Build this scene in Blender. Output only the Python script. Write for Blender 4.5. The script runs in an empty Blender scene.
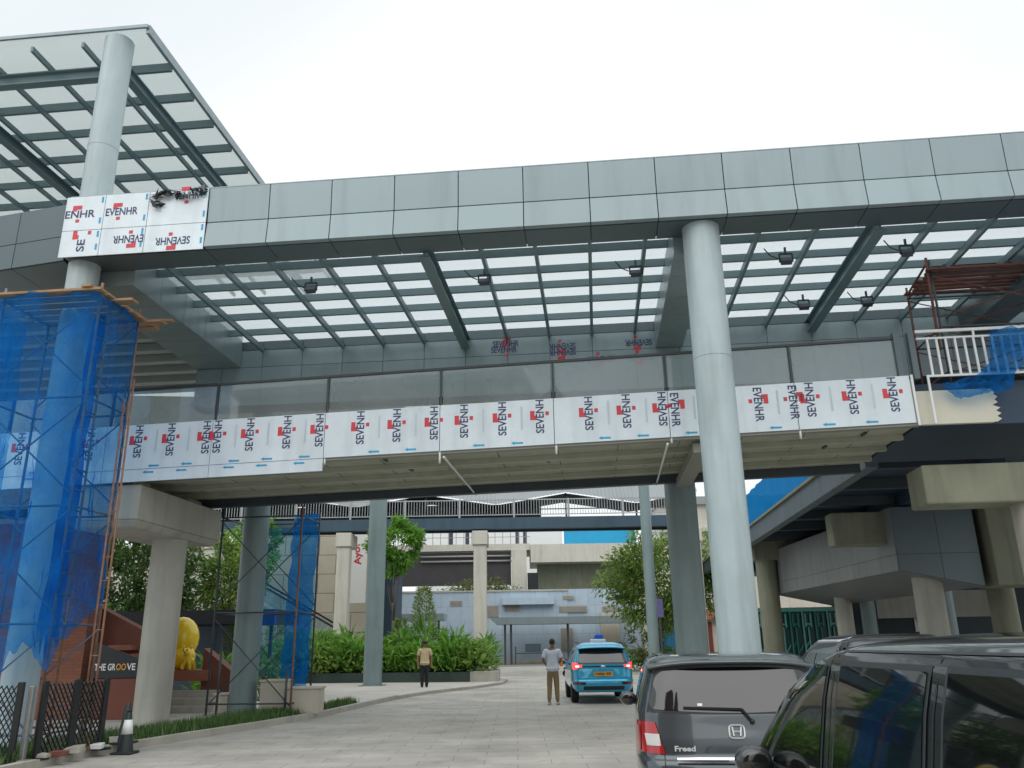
import bpy, math, random
from mathutils import Vector, Matrix, noise as mnoise
R = math.radians
PI = math.pi
scene = bpy.context.scene
COL = scene.collection
A = R(5.5)                      # the walkway runs 5.5 degrees off the camera's horizontal axis
CA, SA = math.cos(A), math.sin(A)
def D2W(u, v, z=0.0): return (u*CA + v*SA, -u*SA + v*CA, z)

# ------------------------------------------------------------------ materials
def nodes_of(name):
    m = bpy.data.materials.new(name); m.use_nodes = True
    nt = m.node_tree; nt.nodes.clear()
    out = nt.nodes.new('ShaderNodeOutputMaterial')
    return m, nt, out
def mat(name, col, rough=.5, metal=0., var=.12, scale=1.5, stretch=(1,1,1), bump=0., bscale=30, spec=.5, coat=0., stain=0., ior=None, emit=None, estr=0, island=0.):
    m, nt, out = nodes_of(name)
    N, L = nt.nodes.new, nt.links.new
    b = N('ShaderNodeBsdfPrincipled'); L(b.outputs[0], out.inputs[0])
    b.inputs['Roughness'].default_value = rough; b.inputs['Metallic'].default_value = metal
    b.inputs['Specular IOR Level'].default_value = spec; b.inputs['Coat Weight'].default_value = coat
    b.inputs['Coat Roughness'].default_value = .04
    if ior: b.inputs['IOR'].default_value = ior
    if emit: b.inputs['Emission Color'].default_value = (*emit, 1); b.inputs['Emission Strength'].default_value = estr
    tc = N('ShaderNodeTexCoord'); mp = N('ShaderNodeMapping'); mp.inputs['Scale'].default_value = stretch
    L(tc.outputs['Object'], mp.inputs[0])
    no = N('ShaderNodeTexNoise'); no.inputs['Scale'].default_value = scale; no.inputs['Detail'].default_value = 6; no.inputs['Roughness'].default_value = .6
    L(mp.outputs[0], no.inputs['Vector'])
    mr = N('ShaderNodeMapRange'); mr.inputs[1].default_value = .25; mr.inputs[2].default_value = .75
    mr.inputs[3].default_value = 1-var; mr.inputs[4].default_value = 1+var; L(no.outputs['Fac'], mr.inputs[0])
    mx = N('ShaderNodeMix'); mx.data_type = 'RGBA'; mx.blend_type = 'MULTIPLY'; mx.inputs[0].default_value = 1
    mx.inputs[6].default_value = (*col, 1); L(mr.outputs[0], mx.inputs[7])
    last = mx.outputs[2]
    if stain:
        mp2 = N('ShaderNodeMapping'); mp2.inputs['Scale'].default_value = (2.2, 2.2, .22); L(tc.outputs['Object'], mp2.inputs[0])
        n2 = N('ShaderNodeTexNoise'); n2.inputs['Scale'].default_value = 1.6; n2.inputs['Detail'].default_value = 8; L(mp2.outputs[0], n2.inputs['Vector'])
        r2 = N('ShaderNodeMapRange'); r2.inputs[1].default_value = .48; r2.inputs[2].default_value = .72; r2.inputs[3].default_value = 1; r2.inputs[4].default_value = 1-stain
        L(n2.outputs['Fac'], r2.inputs[0])
        m2 = N('ShaderNodeMix'); m2.data_type = 'RGBA'; m2.blend_type = 'MULTIPLY'; m2.inputs[0].default_value = 1
        L(last, m2.inputs[6]); L(r2.outputs[0], m2.inputs[7]); last = m2.outputs[2]
    if island:
        ge = N('ShaderNodeNewGeometry'); r4 = N('ShaderNodeMapRange'); r4.inputs[3].default_value = 1-island; r4.inputs[4].default_value = 1+island; L(ge.outputs['Random Per Island'], r4.inputs[0])
        m4 = N('ShaderNodeMix'); m4.data_type = 'RGBA'; m4.blend_type = 'MULTIPLY'; m4.inputs[0].default_value = 1
        L(last, m4.inputs[6]); L(r4.outputs[0], m4.inputs[7]); last = m4.outputs[2]
    L(last, b.inputs['Base Color'])
    rr = N('ShaderNodeMapRange'); rr.inputs[3].default_value = max(0.02, rough*.8); rr.inputs[4].default_value = min(1, rough*1.2)
    L(no.outputs['Fac'], rr.inputs[0]); L(rr.outputs[0], b.inputs['Roughness'])
    if bump:
        n3 = N('ShaderNodeTexNoise'); n3.inputs['Scale'].default_value = bscale; n3.inputs['Detail'].default_value = 5; L(tc.outputs['Object'], n3.inputs['Vector'])
        bp = N('ShaderNodeBump'); bp.inputs['Strength'].default_value = bump; bp.inputs['Distance'].default_value = .02
        L(n3.outputs['Fac'], bp.inputs['Height']); L(bp.outputs[0], b.inputs['Normal'])
    return m
def brickmat(name, c1, c2, mortar, bw, bh, ms, rough=.8, axis=None, var=.25, bump=.3, bias=0):
    m, nt, out = nodes_of(name); N, L = nt.nodes.new, nt.links.new
    b = N('ShaderNodeBsdfPrincipled'); L(b.outputs[0], out.inputs[0]); b.inputs['Roughness'].default_value = rough
    tc = N('ShaderNodeTexCoord'); src = tc.outputs['Object']
    if axis:                                   # walls: run the courses along (x+y, z)
        sx = N('ShaderNodeSeparateXYZ'); L(src, sx.inputs[0]); cx = N('ShaderNodeCombineXYZ')
        ad = N('ShaderNodeMath'); ad.operation = 'ADD'; L(sx.outputs[0], ad.inputs[0]); L(sx.outputs[1], ad.inputs[1])
        L(ad.outputs[0], cx.inputs[0]); L(sx.outputs[2], cx.inputs[1]); src = cx.outputs[0]
    br = N('ShaderNodeTexBrick'); L(src, br.inputs['Vector'])
    br.inputs['Color1'].default_value = (*c1, 1); br.inputs['Color2'].default_value = (*c2, 1); br.inputs['Mortar'].default_value = (*mortar, 1)
    br.inputs['Scale'].default_value = 1; br.inputs['Brick Width'].default_value = bw; br.inputs['Row Height'].default_value = bh
    br.inputs['Mortar Size'].default_value = ms; br.inputs['Bias'].default_value = bias
    no = N('ShaderNodeTexNoise'); no.inputs['Scale'].default_value = .6; no.inputs['Detail'].default_value = 9; no.inputs['Roughness'].default_value = .65; L(tc.outputs['Object'], no.inputs['Vector'])
    mr = N('ShaderNodeMapRange'); mr.inputs[1].default_value = .3; mr.inputs[2].default_value = .7; mr.inputs[3].default_value = 1-var; mr.inputs[4].default_value = 1+var*.5; L(no.outputs['Fac'], mr.inputs[0])
    mx = N('ShaderNodeMix'); mx.data_type = 'RGBA'; mx.blend_type = 'MULTIPLY'; mx.inputs[0].default_value = 1
    L(br.outputs['Color'], mx.inputs[6]); L(mr.outputs[0], mx.inputs[7]); L(mx.outputs[2], b.inputs['Base Color'])
    if name.startswith('stone') or name.startswith('pale_paver'):      # old oil and water stains
        ns = N('ShaderNodeTexNoise'); ns.inputs['Scale'].default_value = 1.7; ns.inputs['Detail'].default_value = 7; ns.inputs['Roughness'].default_value = .7; ns.inputs['Distortion'].default_value = .6; L(tc.outputs['Object'], ns.inputs['Vector'])
        rs = N('ShaderNodeMapRange'); rs.inputs[1].default_value = .56; rs.inputs[2].default_value = .70; rs.inputs[3].default_value = 1; rs.inputs[4].default_value = .72; L(ns.outputs['Fac'], rs.inputs[0])
        ms_ = N('ShaderNodeMix'); ms_.data_type = 'RGBA'; ms_.blend_type = 'MULTIPLY'; ms_.inputs[0].default_value = 1
        L(mx.outputs[2], ms_.inputs[6]); L(rs.outputs[0], ms_.inputs[7]); L(ms_.outputs[2], b.inputs['Base Color'])
    bp = N('ShaderNodeBump'); bp.inputs['Strength'].default_value = bump; bp.inputs['Distance'].default_value = .01; bp.invert = True
    L(br.outputs['Fac'], bp.inputs['Height']); L(bp.outputs[0], b.inputs['Normal'])
    return m
def sheetmat(name, col, trans, transl=.5, rough=.3, gloss=.0, tint=(1,1,1), var=0., scale=4, weave=0.):
    """thin sheet: part clear, part diffuse/translucent, a little gloss"""
    m, nt, out = nodes_of(name); N, L = nt.nodes.new, nt.links.new
    t = N('ShaderNodeBsdfTransparent'); t.inputs[0].default_value = (*tint, 1)
    d = N('ShaderNodeBsdfDiffuse'); d.inputs[0].default_value = (*col, 1)
    tl = N('ShaderNodeBsdfTranslucent'); tl.inputs[0].default_value = (*col, 1)
    m1 = N('ShaderNodeMixShader'); m1.inputs[0].default_value = transl; L(d.outputs[0], m1.inputs[1]); L(tl.outputs[0], m1.inputs[2])
    m2 = N('ShaderNodeMixShader'); m2.inputs[0].default_value = 1-trans; L(t.outputs[0], m2.inputs[1]); L(m1.outputs[0], m2.inputs[2])
    if var:
        tc = N('ShaderNodeTexCoord'); no = N('ShaderNodeTexNoise'); no.inputs['Scale'].default_value = scale; no.inputs['Detail'].default_value = 6; L(tc.outputs['Object'], no.inputs['Vector'])
        mr = N('ShaderNodeMapRange'); mr.inputs[1].default_value = .3; mr.inputs[2].default_value = .7; mr.inputs[3].default_value = max(0, 1-trans-var); mr.inputs[4].default_value = min(1, 1-trans+var)
        L(no.outputs['Fac'], mr.inputs[0]); L(mr.outputs[0], m2.inputs[0])
    last = m2
    if gloss:
        g = N('ShaderNodeBsdfGlossy'); g.inputs['Roughness'].default_value = rough; g.inputs[0].default_value = (.95, .97, 1, 1)
        fr = N('ShaderNodeFresnel'); fr.inputs[0].default_value = 1.5
        ma = N('ShaderNodeMath'); ma.operation = 'MULTIPLY'; ma.inputs[1].default_value = gloss; L(fr.outputs[0], ma.inputs[0])
        m3 = N('ShaderNodeMixShader'); L(ma.outputs[0], m3.inputs[0]); L(m2.outputs[0], m3.inputs[1]); L(g.outputs[0], m3.inputs[2]); last = m3
    L(last.outputs[0], out.inputs[0])
    return m
def leafmat(name, c1, c2, rough=.45, tl=.35):
    m, nt, out = nodes_of(name); N, L = nt.nodes.new, nt.links.new
    geo = N('ShaderNodeNewGeometry')
    cr = N('ShaderNodeValToRGB'); cr.color_ramp.elements[0].color = (*c1, 1); cr.color_ramp.elements[1].color = (*c2, 1)
    L(geo.outputs['Random Per Island'], cr.inputs[0])
    b = N('ShaderNodeBsdfPrincipled'); b.inputs['Roughness'].default_value = rough; L(cr.outputs[0], b.inputs['Base Color'])
    t = N('ShaderNodeBsdfTranslucent'); L(cr.outputs[0], t.inputs[0])
    mx = N('ShaderNodeMixShader'); mx.inputs[0].default_value = tl; L(b.outputs[0], mx.inputs[1]); L(t.outputs[0], mx.inputs[2]); L(mx.outputs[0], out.inputs[0])
    return m

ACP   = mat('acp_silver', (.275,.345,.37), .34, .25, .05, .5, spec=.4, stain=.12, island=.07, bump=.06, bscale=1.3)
ACPD  = mat('acp_shaded_grey', (.10,.135,.15), .35, .25, .05, .6, island=.07)  # darker panel grey; shade of the wing and soffits put into the colour
SEAM  = mat('joint_black', (.03,.035,.04), .8)
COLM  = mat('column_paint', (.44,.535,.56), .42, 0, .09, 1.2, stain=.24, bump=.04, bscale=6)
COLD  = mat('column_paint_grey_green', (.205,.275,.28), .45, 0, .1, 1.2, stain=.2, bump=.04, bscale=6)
BEAM  = mat('roof_steel', (.15,.225,.245), .42, .1, .08, 2)
POLY  = sheetmat('roof_polycarbonate', (.86,.9,.91), .80, .7, tint=(.94,.965,.975), gloss=.3)
POLYU = sheetmat('frosted_roof_sheet', (.74,.78,.775), .30, .72, tint=(.88,.91,.91), gloss=.3)
FILM  = mat('protective_film', (.71,.80,.86), .26, 0, .08, 1.4, bump=.38, bscale=4.2, stain=.12, island=.04)
NAVY  = mat('print_navy', (.035,.045,.13), .5)
RED   = mat('print_red', (.62,.05,.07), .5)
CYAN  = mat('print_cyan', (.03,.36,.62), .5)
GHOST = mat('print_faint', (.52,.62,.68), .5)
UNDER = mat('deck_underside', (.39,.40,.32), .7, 0, .12, 1.2, stain=.12)
UNDER2= mat('deck_rib', (.27,.28,.24), .6, 0, .1, 2)
CREAM = mat('cream_panel', (.62,.60,.50), .5, 0, .08, 1)
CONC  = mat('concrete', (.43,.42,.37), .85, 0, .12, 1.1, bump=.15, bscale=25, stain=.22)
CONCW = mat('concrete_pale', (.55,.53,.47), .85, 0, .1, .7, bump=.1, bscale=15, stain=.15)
CONCD = mat('concrete_dark_greenish', (.23,.24,.175), .85, 0, .16, 1.0, bump=.15, bscale=25, stain=.25)  # darker and greener than the plain concrete
DARKST= mat('dark_steel', (.06,.075,.09), .5, .2, .1, 2)
NAVYST= mat('navy_steel', (.025,.05,.085), .5, .1, .15, 1)
WHITEP= mat('white_paint', (.78,.80,.80), .4, 0, .04, 3)
WOOD  = mat('scaffold_timber', (.36,.22,.12), .8, 0, .3, 4, stretch=(1,8,8))
RUST  = mat('rusty_pipe', (.27,.145,.095), .75, .1, .35, 6)
PIPE  = mat('galvanised_pipe', (.30,.31,.31), .5, .5, .15, 5)
PIPEB = mat('blue_grey_pipe', (.16,.19,.27), .5, .3, .15, 5)
RAILD = mat('rail_charcoal', (.045,.055,.06), .4, .3, .1, 3)
GLASSR= sheetmat('railing_glass', (.62,.68,.70), .68, .55, rough=.02, gloss=1.1, tint=(.86,.92,.92), var=.1, scale=.7)
NET   = sheetmat('blue_netting', (.012,.21,.66), .60, .5, tint=(.50,.80,1.0), var=.24, scale=1.6, weave=.16)
NETD  = sheetmat('blue_netting_dense', (.008,.12,.48), .32, .4, tint=(.3,.6,.95), var=.25, scale=3, weave=.2)
NETP  = sheetmat('blue_tarpaulin', (.012,.20,.50), .04, .2, tint=(.3,.6,.9))
BRICK = brickmat('red_brick', (.30,.115,.07), (.23,.085,.055), (.16,.09,.07), .24, .075, .008, .85, axis=1)
BRICKP= mat('terracotta_wall', (.20,.072,.05), .8, 0, .15, 2, bump=.1)
BRICKL= mat('terracotta_ledge', (.33,.13,.085), .8, 0, .15, 3)
SIGNB = mat('sign_black', (.02,.028,.035), .5)
SIGNW = mat('sign_white', (.85,.85,.82), .5, var=.02)
AMBER = mat('sign_amber', (.80,.36,.03), .5, var=.03)
YELLOW= mat('yellow_gloss', (.92,.66,.015), .3, 0, .05, 1, coat=.4)
BLACKM= mat('black_metal', (.018,.02,.022), .5, .2)
RUBBER= mat('rubber', (.02,.022,.024), .8)
DGREEN= mat('planter_green', (.045,.07,.065), .7, 0, .15, 1)
BEIGE = mat('beige_render', (.52,.48,.40), .85, 0, .08, 1.2, stain=.1)
BEIGEP= brickmat('beige_panel', (.56,.51,.41), (.52,.48,.39), (.25,.22,.18), 2.3, 1.25, .03, .7, axis=1, var=.1, bump=.1)
HOARD = brickmat('hoarding_panel', (.40,.50,.60), (.44,.54,.63), (.30,.38,.46), 1.2, 2.4, .02, .5, axis=1, var=.14, bump=.1)
HOARDB= mat('blue_hoarding', (.01,.33,.60), .5, 0, .12, .4)
NAVYD = mat('navy_door', (.01,.04,.16), .4)
WINP  = mat('taupe_window', (.26,.24,.21), .5, 0, .2, 1)
BARK  = mat('bark', (.12,.095,.07), .9, 0, .25, 6, stretch=(3,3,.6), bump=.4, bscale=20)
STEMM = mat('green_stem', (.08,.12,.03), .7)
LEAFD = leafmat('leaf_dark', (.045,.11,.03), (.16,.29,.07))
LEAFB = leafmat('leaf_bright', (.08,.24,.03), (.28,.50,.09), tl=.45)
LEAFY = leafmat('leaf_yellow_green', (.13,.22,.04), (.32,.40,.10), tl=.45)
LEAFM = leafmat('leaf_mid', (.10,.21,.04), (.36,.50,.12), tl=.4)
LEAFO = leafmat('leaf_olive', (.08,.12,.03), (.22,.27,.09), tl=.4)
GRASS = leafmat('grass_blade', (.03,.08,.02), (.12,.22,.05), tl=.3)
TEAL  = mat('gate_teal', (.02,.22,.19), .45, .1, .2, 2)
TEALL = mat('gate_teal_pale', (.12,.42,.36), .45, .1, .1, 2)
SKIN  = mat('skin', (.24,.12,.075), .6)
HAIR  = mat('black_hair', (.012,.011,.011), .6)
# pavers and ground
PAVE  = brickmat('stone_paver', (.43,.415,.375), (.385,.375,.34), (.26,.25,.23), .95, .48, .009, .75, var=.32, bump=.12)
PAVEL = brickmat('pale_paver', (.50,.48,.44), (.46,.445,.41), (.38,.36,.33), .6, .6, .006, .75, var=.15, bump=.1)
ASPH  = mat('far_ground', (.20,.20,.185), .9, 0, .15, .3, bump=.1)
KERB  = mat('kerb_stone', (.40,.385,.34), .85, 0, .15, 2, bump=.2, stain=.15)
# vehicles
CARGREY = mat('paint_gunmetal', (.065,.082,.092), .28, .55, .03, 1, coat=1)
CARBLK  = mat('paint_black', (.024,.029,.032), .22, .45, .03, 1, coat=1)
CARTEAL = mat('paint_teal', (.015,.36,.60), .3, .25, .03, 1, coat=1)
CARWHT  = mat('paint_white', (.72,.74,.75), .3, 0, .03, 1, coat=1)
AUTOGL  = mat('car_glass', (.010,.013,.014), .03, 0, .03, 1, spec=.5, ior=1.8)
AUTOGLB = mat('car_glass_privacy', (.007,.009,.009), .03, 0, .03, 1, spec=.5, ior=2.1)
TRIMBK  = mat('car_trim_black', (.014,.015,.017), .35, 0, .05, 2)
CHROME  = mat('chrome', (.72,.74,.76), .12, 1., .03, 2)
LAMPR   = mat('lamp_red', (.42,.010,.014), .15, 0, .1, 3, coat=1)
LAMPRL  = mat('lamp_red_lit', (.7,.02,.03), .2, 0, .1, 3, emit=(1,.06,.06), estr=1.2)
LAMPC   = mat('lamp_clear', (.6,.6,.58), .15, .2, .1, 8, coat=1)
PLATEO  = mat('plate_orange', (.62,.30,.02), .5)
TYRE    = mat('tyre', (.014,.014,.015), .85)
RIM     = mat('rim_alloy', (.45,.46,.47), .35, .8)

# ------------------------------------------------------------------ mesh builder
ORG = {}
class MB:
    def __init__(s): s.v, s.f, s.m, s.sm = [], [], [], []
    def add(s, vs, fs, mi=0, smooth=False):
        n = len(s.v); s.v += [tuple(p) for p in vs]
        for f in fs: s.f.append([i+n for i in f]); s.m.append(mi); s.sm.append(smooth)
    def box(s, x0, y0, z0, x1, y1, z1, mi=0):
        vs = [(x0,y0,z0),(x1,y0,z0),(x1,y1,z0),(x0,y1,z0),(x0,y0,z1),(x1,y0,z1),(x1,y1,z1),(x0,y1,z1)]
        s.add(vs, [(0,3,2,1),(4,5,6,7),(0,1,5,4),(1,2,6,5),(2,3,7,6),(3,0,4,7)], mi)
    def hexa(s, p, mi=0):          # 8 free corners, bottom ring then top ring
        s.add(p, [(0,3,2,1),(4,5,6,7),(0,1,5,4),(1,2,6,5),(2,3,7,6),(3,0,4,7)], mi)
    def bar(s, p0, p1, w, h=None, mi=0, up=(0,0,1)):
        h = h or w; p0, p1 = Vector(p0), Vector(p1); d = (p1-p0).normalized(); up = Vector(up)
        if abs(d.dot(up)) > .98: up = Vector((1,0,0))
        x = d.cross(up).normalized()*w/2; y = x.cross(d).normalized()*h/2
        s.hexa([p0-x-y, p0+x-y, p0+x+y, p0-x+y, p1-x-y, p1+x-y, p1+x+y, p1-x+y], mi)
    def tube(s, p0, p1, r0, r1=None, n=10, mi=0, caps=True):
        r1 = r0 if r1 is None else r1; p0, p1 = Vector(p0), Vector(p1); d = (p1-p0).normalized()
        a = Vector((1,0,0)) if abs(d.x) < .8 else Vector((0,1,0)); x = d.cross(a).normalized(); y = d.cross(x)
        vs = []
        for p, r in ((p0, r0), (p1, r1)):
            for i in range(n): t = 2*PI*i/n; vs.append(p + x*r*math.cos(t) + y*r*math.sin(t))
        s.add(vs, [(i, (i+1)%n, n+(i+1)%n, n+i) for i in range(n)], mi, True)
        if caps:
            k = len(s.v)-2*n; s.f += [list(range(k+n-1, k-1, -1)), list(range(k+n, k+2*n))]; s.m += [mi, mi]; s.sm += [False, False]
    def path(s, pts, r, n=8, mi=0):
        for a, b in zip(pts, pts[1:]): s.tube(a, b, r, None, n, mi)
    def prism(s, pts, d, mi=0):     # polygon pts (3D, planar) swept by vector d
        n = len(pts); d = Vector(d); a = [Vector(p) for p in pts]; b = [p+d for p in a]
        s.add(a+b, [tuple(range(n-1,-1,-1)), tuple(range(n,2*n))]+[(i,(i+1)%n,n+(i+1)%n,n+i) for i in range(n)], mi)
    def grid(s, fn, nu, nv, mi=0, smooth=True, flip=False):
        vs = [fn(i/nu, j/nv) for j in range(nv+1) for i in range(nu+1)]; w = nu+1
        fs = [(j*w+i, j*w+i+1, (j+1)*w+i+1, (j+1)*w+i) for j in range(nv) for i in range(nu)]
        s.add(vs, [f[::-1] for f in fs] if flip else fs, mi, smooth)
    def lathe(s, c, prof, n=20, mi=0, smooth=True):
        cx, cy, cz = c; vs = [(cx+r*math.cos(2*PI*i/n), cy+r*math.sin(2*PI*i/n), cz+z) for r, z in prof for i in range(n)]
        fs = [(j*n+i, j*n+(i+1)%n, (j+1)*n+(i+1)%n, (j+1)*n+i) for j in range(len(prof)-1) for i in range(n)]
        s.add(vs, fs, mi, smooth); k = len(s.v)-len(vs)
        s.f += [list(range(k+n-1,k-1,-1)), list(range(k+len(vs)-n, k+len(vs)))]; s.m += [mi,mi]; s.sm += [False,False]
    def ball(s, c, r, mi=0, nu=16, nv=10):
        rx, ry, rz = (r, r, r) if not hasattr(r, '__len__') else r
        def fn(a, b): t = 2*PI*a; p = PI*(b-.5); return (c[0]+rx*math.cos(t)*math.cos(p), c[1]+ry*math.sin(t)*math.cos(p), c[2]+rz*math.sin(p))
        s.grid(fn, nu, nv, mi)
    def build(s, name, mats, parent=None, frame='W', org=None, bevel=0., sharp=None):
        me = bpy.data.meshes.new(name)
        if parent is not None: org = ORG[parent.name]
        elif org is None:
            xs, ys, zs = zip(*s.v); org = ((min(xs)+max(xs))/2, (min(ys)+max(ys))/2, min(zs))
        me.from_pydata([(a-org[0], b-org[1], c-org[2]) for a, b, c in s.v], [], s.f)
        for mm in (mats if isinstance(mats, (list, tuple)) else [mats]): me.materials.append(mm)
        me.polygons.foreach_set('material_index', s.m); me.polygons.foreach_set('use_smooth', s.sm)
        me.update()
        if sharp: me.set_sharp_from_angle(angle=R(sharp))
        o = bpy.data.objects.new(name, me); COL.objects.link(o); ORG[o.name] = org
        if parent is not None: o.parent = parent
        else:
            o.location = D2W(*org) if frame == 'D' else org
            if frame == 'D': o.rotation_euler = (0, 0, -A)
        if bevel:
            b = o.modifiers.new('Bevel', 'BEVEL'); b.width = bevel; b.segments = 2; b.limit_method = 'ANGLE'
        return o
def tag(o, label=None, cat=None, group=None, kind='thing'):
    if label: o['label'] = label
    if cat: o['category'] = cat
    if group: o['group'] = group
    if kind: o['kind'] = kind
    return o
def thing(name, label, cat, org=(0,0,0), frame='W', group=None, rz=None):
    o = bpy.data.objects.new(name, None); COL.objects.link(o); o.empty_display_size = .2
    o.location = D2W(*org) if frame == 'D' else org
    if frame == 'D': o.rotation_euler = (0, 0, -A)
    if rz is not None: o.rotation_euler = (0, 0, rz)
    ORG[o.name] = org
    return tag(o, label, cat, group)
def local_thing(name, label, cat, loc, rz=0, group=None):     # parts given in the thing's own local coordinates
    o = thing(name, label, cat, loc, 'W', group, rz); ORG[o.name] = (0,0,0); return o
def copy_tree(o, parent=None):
    c = o.copy(); COL.objects.link(c); ORG[c.name] = ORG[o.name]
    if parent is not None: c.parent = parent
    for ch in list(o.children): copy_tree(ch, c)
    return c

# ------------------------------------------------------------------ lettering
_TXT = {}
def text_mesh(s, bold=0.0):
    key = (s, bold)
    if key not in _TXT:
        cu = bpy.data.curves.new('lettering_source', 'FONT'); cu.body = s; cu.size = 1; cu.offset = bold; cu.resolution_u = 3
        ob = bpy.data.objects.new('lettering_source', cu); COL.objects.link(ob)
        bpy.context.view_layer.update()
        dg = bpy.context.evaluated_depsgraph_get(); me = bpy.data.meshes.new_from_object(ob.evaluated_get(dg))
        vs = [tuple(v.co) for v in me.vertices]; fs = [tuple(p.vertices) for p in me.polygons]
        bpy.data.objects.remove(ob); bpy.data.curves.remove(cu); bpy.data.meshes.remove(me)
        x0 = min(v[0] for v in vs); x1 = max(v[0] for v in vs); y0 = min(v[1] for v in vs); y1 = max(v[1] for v in vs)
        _TXT[key] = ([(v[0]-x0, v[1]-y0) for v in vs], fs, x1-x0, y1-y0)
    return _TXT[key]
def put_text(mb, s, o, xd, yd, width=None, height=None, mi=0, bold=.01, clip=None):
    """lay flat lettering: o = lower left corner, xd reading direction, yd letter-up direction"""
    vs, fs, w, h = text_mesh(s, bold); o, xd, yd = Vector(o), Vector(xd), Vector(yd)
    sx = width/w if width else height/h; sy = height/h if height else width/w
    mb.add([o + xd*(a*sx) + yd*(b*sy) for a, b in vs], fs, mi)
def film_logo(mb, o, xd, yd, L=.95, word='SEVENHR', full=7):
    """navy word with the red hooked mark behind its third letter; slots 0 navy, 1 red"""
    o, xd, yd = Vector(o), Vector(xd), Vector(yd); n = xd.cross(yd); L = L*len(word)/full
    H = .165; put_text(mb, word, o, xd, yd, L, H, 0, .018)
    k = .36*.95 if word.startswith('S') else .22*.95
    def q(a, b, c, d):
        p = o + xd*k - n*.0015
        mb.add([p+xd*a+yd*b, p+xd*c+yd*b, p+xd*c+yd*d, p+xd*a+yd*d], [(0,1,2,3)], 1)
    q(-.07, .185, .12, .275); q(-.07, .15, .02, .186)
    q(0.02, -.10, .10, -.03)
# ================================================================== SETTING: ground
g = MB(); g.add([(-400,-200,0),(400,-200,0),(400,900,0),(-400,900,0)], [(0,1,2,3)]); tag(g.build('ground', ASPH, org=(0,0,0)), kind='structure')
g = MB(); g.box(-14,-14,-.2,16,64,.004); tag(g.build('road', PAVE, org=(0,0,0)), kind='structure')
KL = [(-7.6,-6),(-7.2,6),(-6.95,12),(-6.75,14.2),(-6.1,16.4),(-5.3,18.8),(-4.62,21.4),(-4.2,24.5),(-3.75,27.5),(-3.0,30.2),(-1.6,33.2),(-.6,36.2),(-.4,39)]
def strip(name, line, w0, w1, z0, z1, m, kind='structure'):
    mb = MB()
    P0, P1 = [], []
    for i, p in enumerate(line):
        a = Vector(line[max(0,i-1)]); b = Vector(line[min(len(line)-1,i+1)]); d = (b-a).normalized(); n = Vector((-d.y, d.x)); q = Vector(p)
        P0.append(q+n*w0); P1.append(q+n*w1)
    vs = [(p.x,p.y,z) for p in P0 for z in (z0,z1)] + [(p.x,p.y,z) for p in P1 for z in (z0,z1)]; n = len(line)*2; fs = []
    for i in range(len(line)-1):
        a = 2*i; fs += [(a,a+2,a+3,a+1), (n+a+1,n+a+3,n+a+2,n+a), (a+1,a+3,n+a+3,n+a+1)]
    fs += [(0,1,n+1,n), (n-2,2*n-2,2*n-1,n-1)]
    mb.add(vs, fs); return tag(mb.build(name, m, org=(0,0,0)), kind=kind)
walk = [(x-.14, y) for x, y in KL]
mb = MB(); n = len(walk)
mb.add([(x,y,.1) for x,y in walk]+[(-40,y,.1) for x,y in walk], [(i,i+1,n+i+1,n+i)[::-1] for i in range(n-1)]); 
mb.add([(walk[-1][0],39,.1),(walk[-1][0],42,.1),(-40,42,.1),(-40,39,.1)], [(0,1,2,3)])
tag(mb.build('pavement', PAVEL, org=(0,0,0)), kind='structure')
strip('kerb', KL[:9], 0, .15, 0, .125, KERB)
strip('pavement_edge', KL[8:], 0, .15, 0, .104, KERB)
# drain covers and patched paving on the road
for (x, y, w, d, l) in ((-1.75,23.8,1.5,1.1,'square grey drain cover set in the paving nearer the camera'), (.2,28.9,1.2,.8,'small grey drain cover set in the paving beyond the guard')):
    t = thing('drain_cover', l, 'drain cover', (x,y,.004)); m_ = MB(); m_.box(x-w/2,y-d/2,.004,x+w/2,y+d/2,.008); m_.build('plate', PAVE, t)
    m_ = MB(); [m_.box(*b) for b in ((x-w/2-.06,y-d/2-.06,.004,x+w/2+.06,y-d/2,.010),(x-w/2-.06,y+d/2,.004,x+w/2+.06,y+d/2+.06,.010),(x-w/2-.06,y-d/2,.004,x-w/2,y+d/2,.010),(x+w/2,y-d/2,.004,x+w/2+.06,y+d/2,.010))]; m_.build('frame', KERB, t)
# grass along the kerb
rng = random.Random(3)
mb = MB()
def along(line, s):
    L = [0]
    for a, b in zip(line, line[1:]): L.append(L[-1]+(Vector(b)-Vector(a)).length)
    t = s*L[-1]
    for i in range(len(L)-1):
        if t <= L[i+1]:
            k = (t-L[i])/(L[i+1]-L[i]); p = Vector(line[i]).lerp(Vector(line[i+1]), k); d = (Vector(line[i+1])-Vector(line[i])).normalized(); return p, Vector((-d.y,d.x))
    return Vector(line[-1]), Vector((-1,0))
GL = KL[2:8]
for i in range(15000):
    p, nn = along(GL, rng.random()); w = rng.random()**.8*(1.0+.3*math.sin(i)); q = p + nn*(.2+w)
    if q.y > 21.9 and w > .4: continue
    h = rng.uniform(.06,.22); a = rng.random()*2*PI; dx, dy = math.cos(a), math.sin(a); l = rng.uniform(.0,.12)
    mb.add([(q.x-dx*.012,q.y-dy*.012,.1),(q.x+dx*.012,q.y+dy*.012,.1),(q.x+dy*l,q.y-dx*l,.1+h)], [(0,1,2)])
tag(mb.build('grass', GRASS, org=(0,0,0)), 'short green grass strip growing along the kerb', 'grass', kind='stuff')

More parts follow.
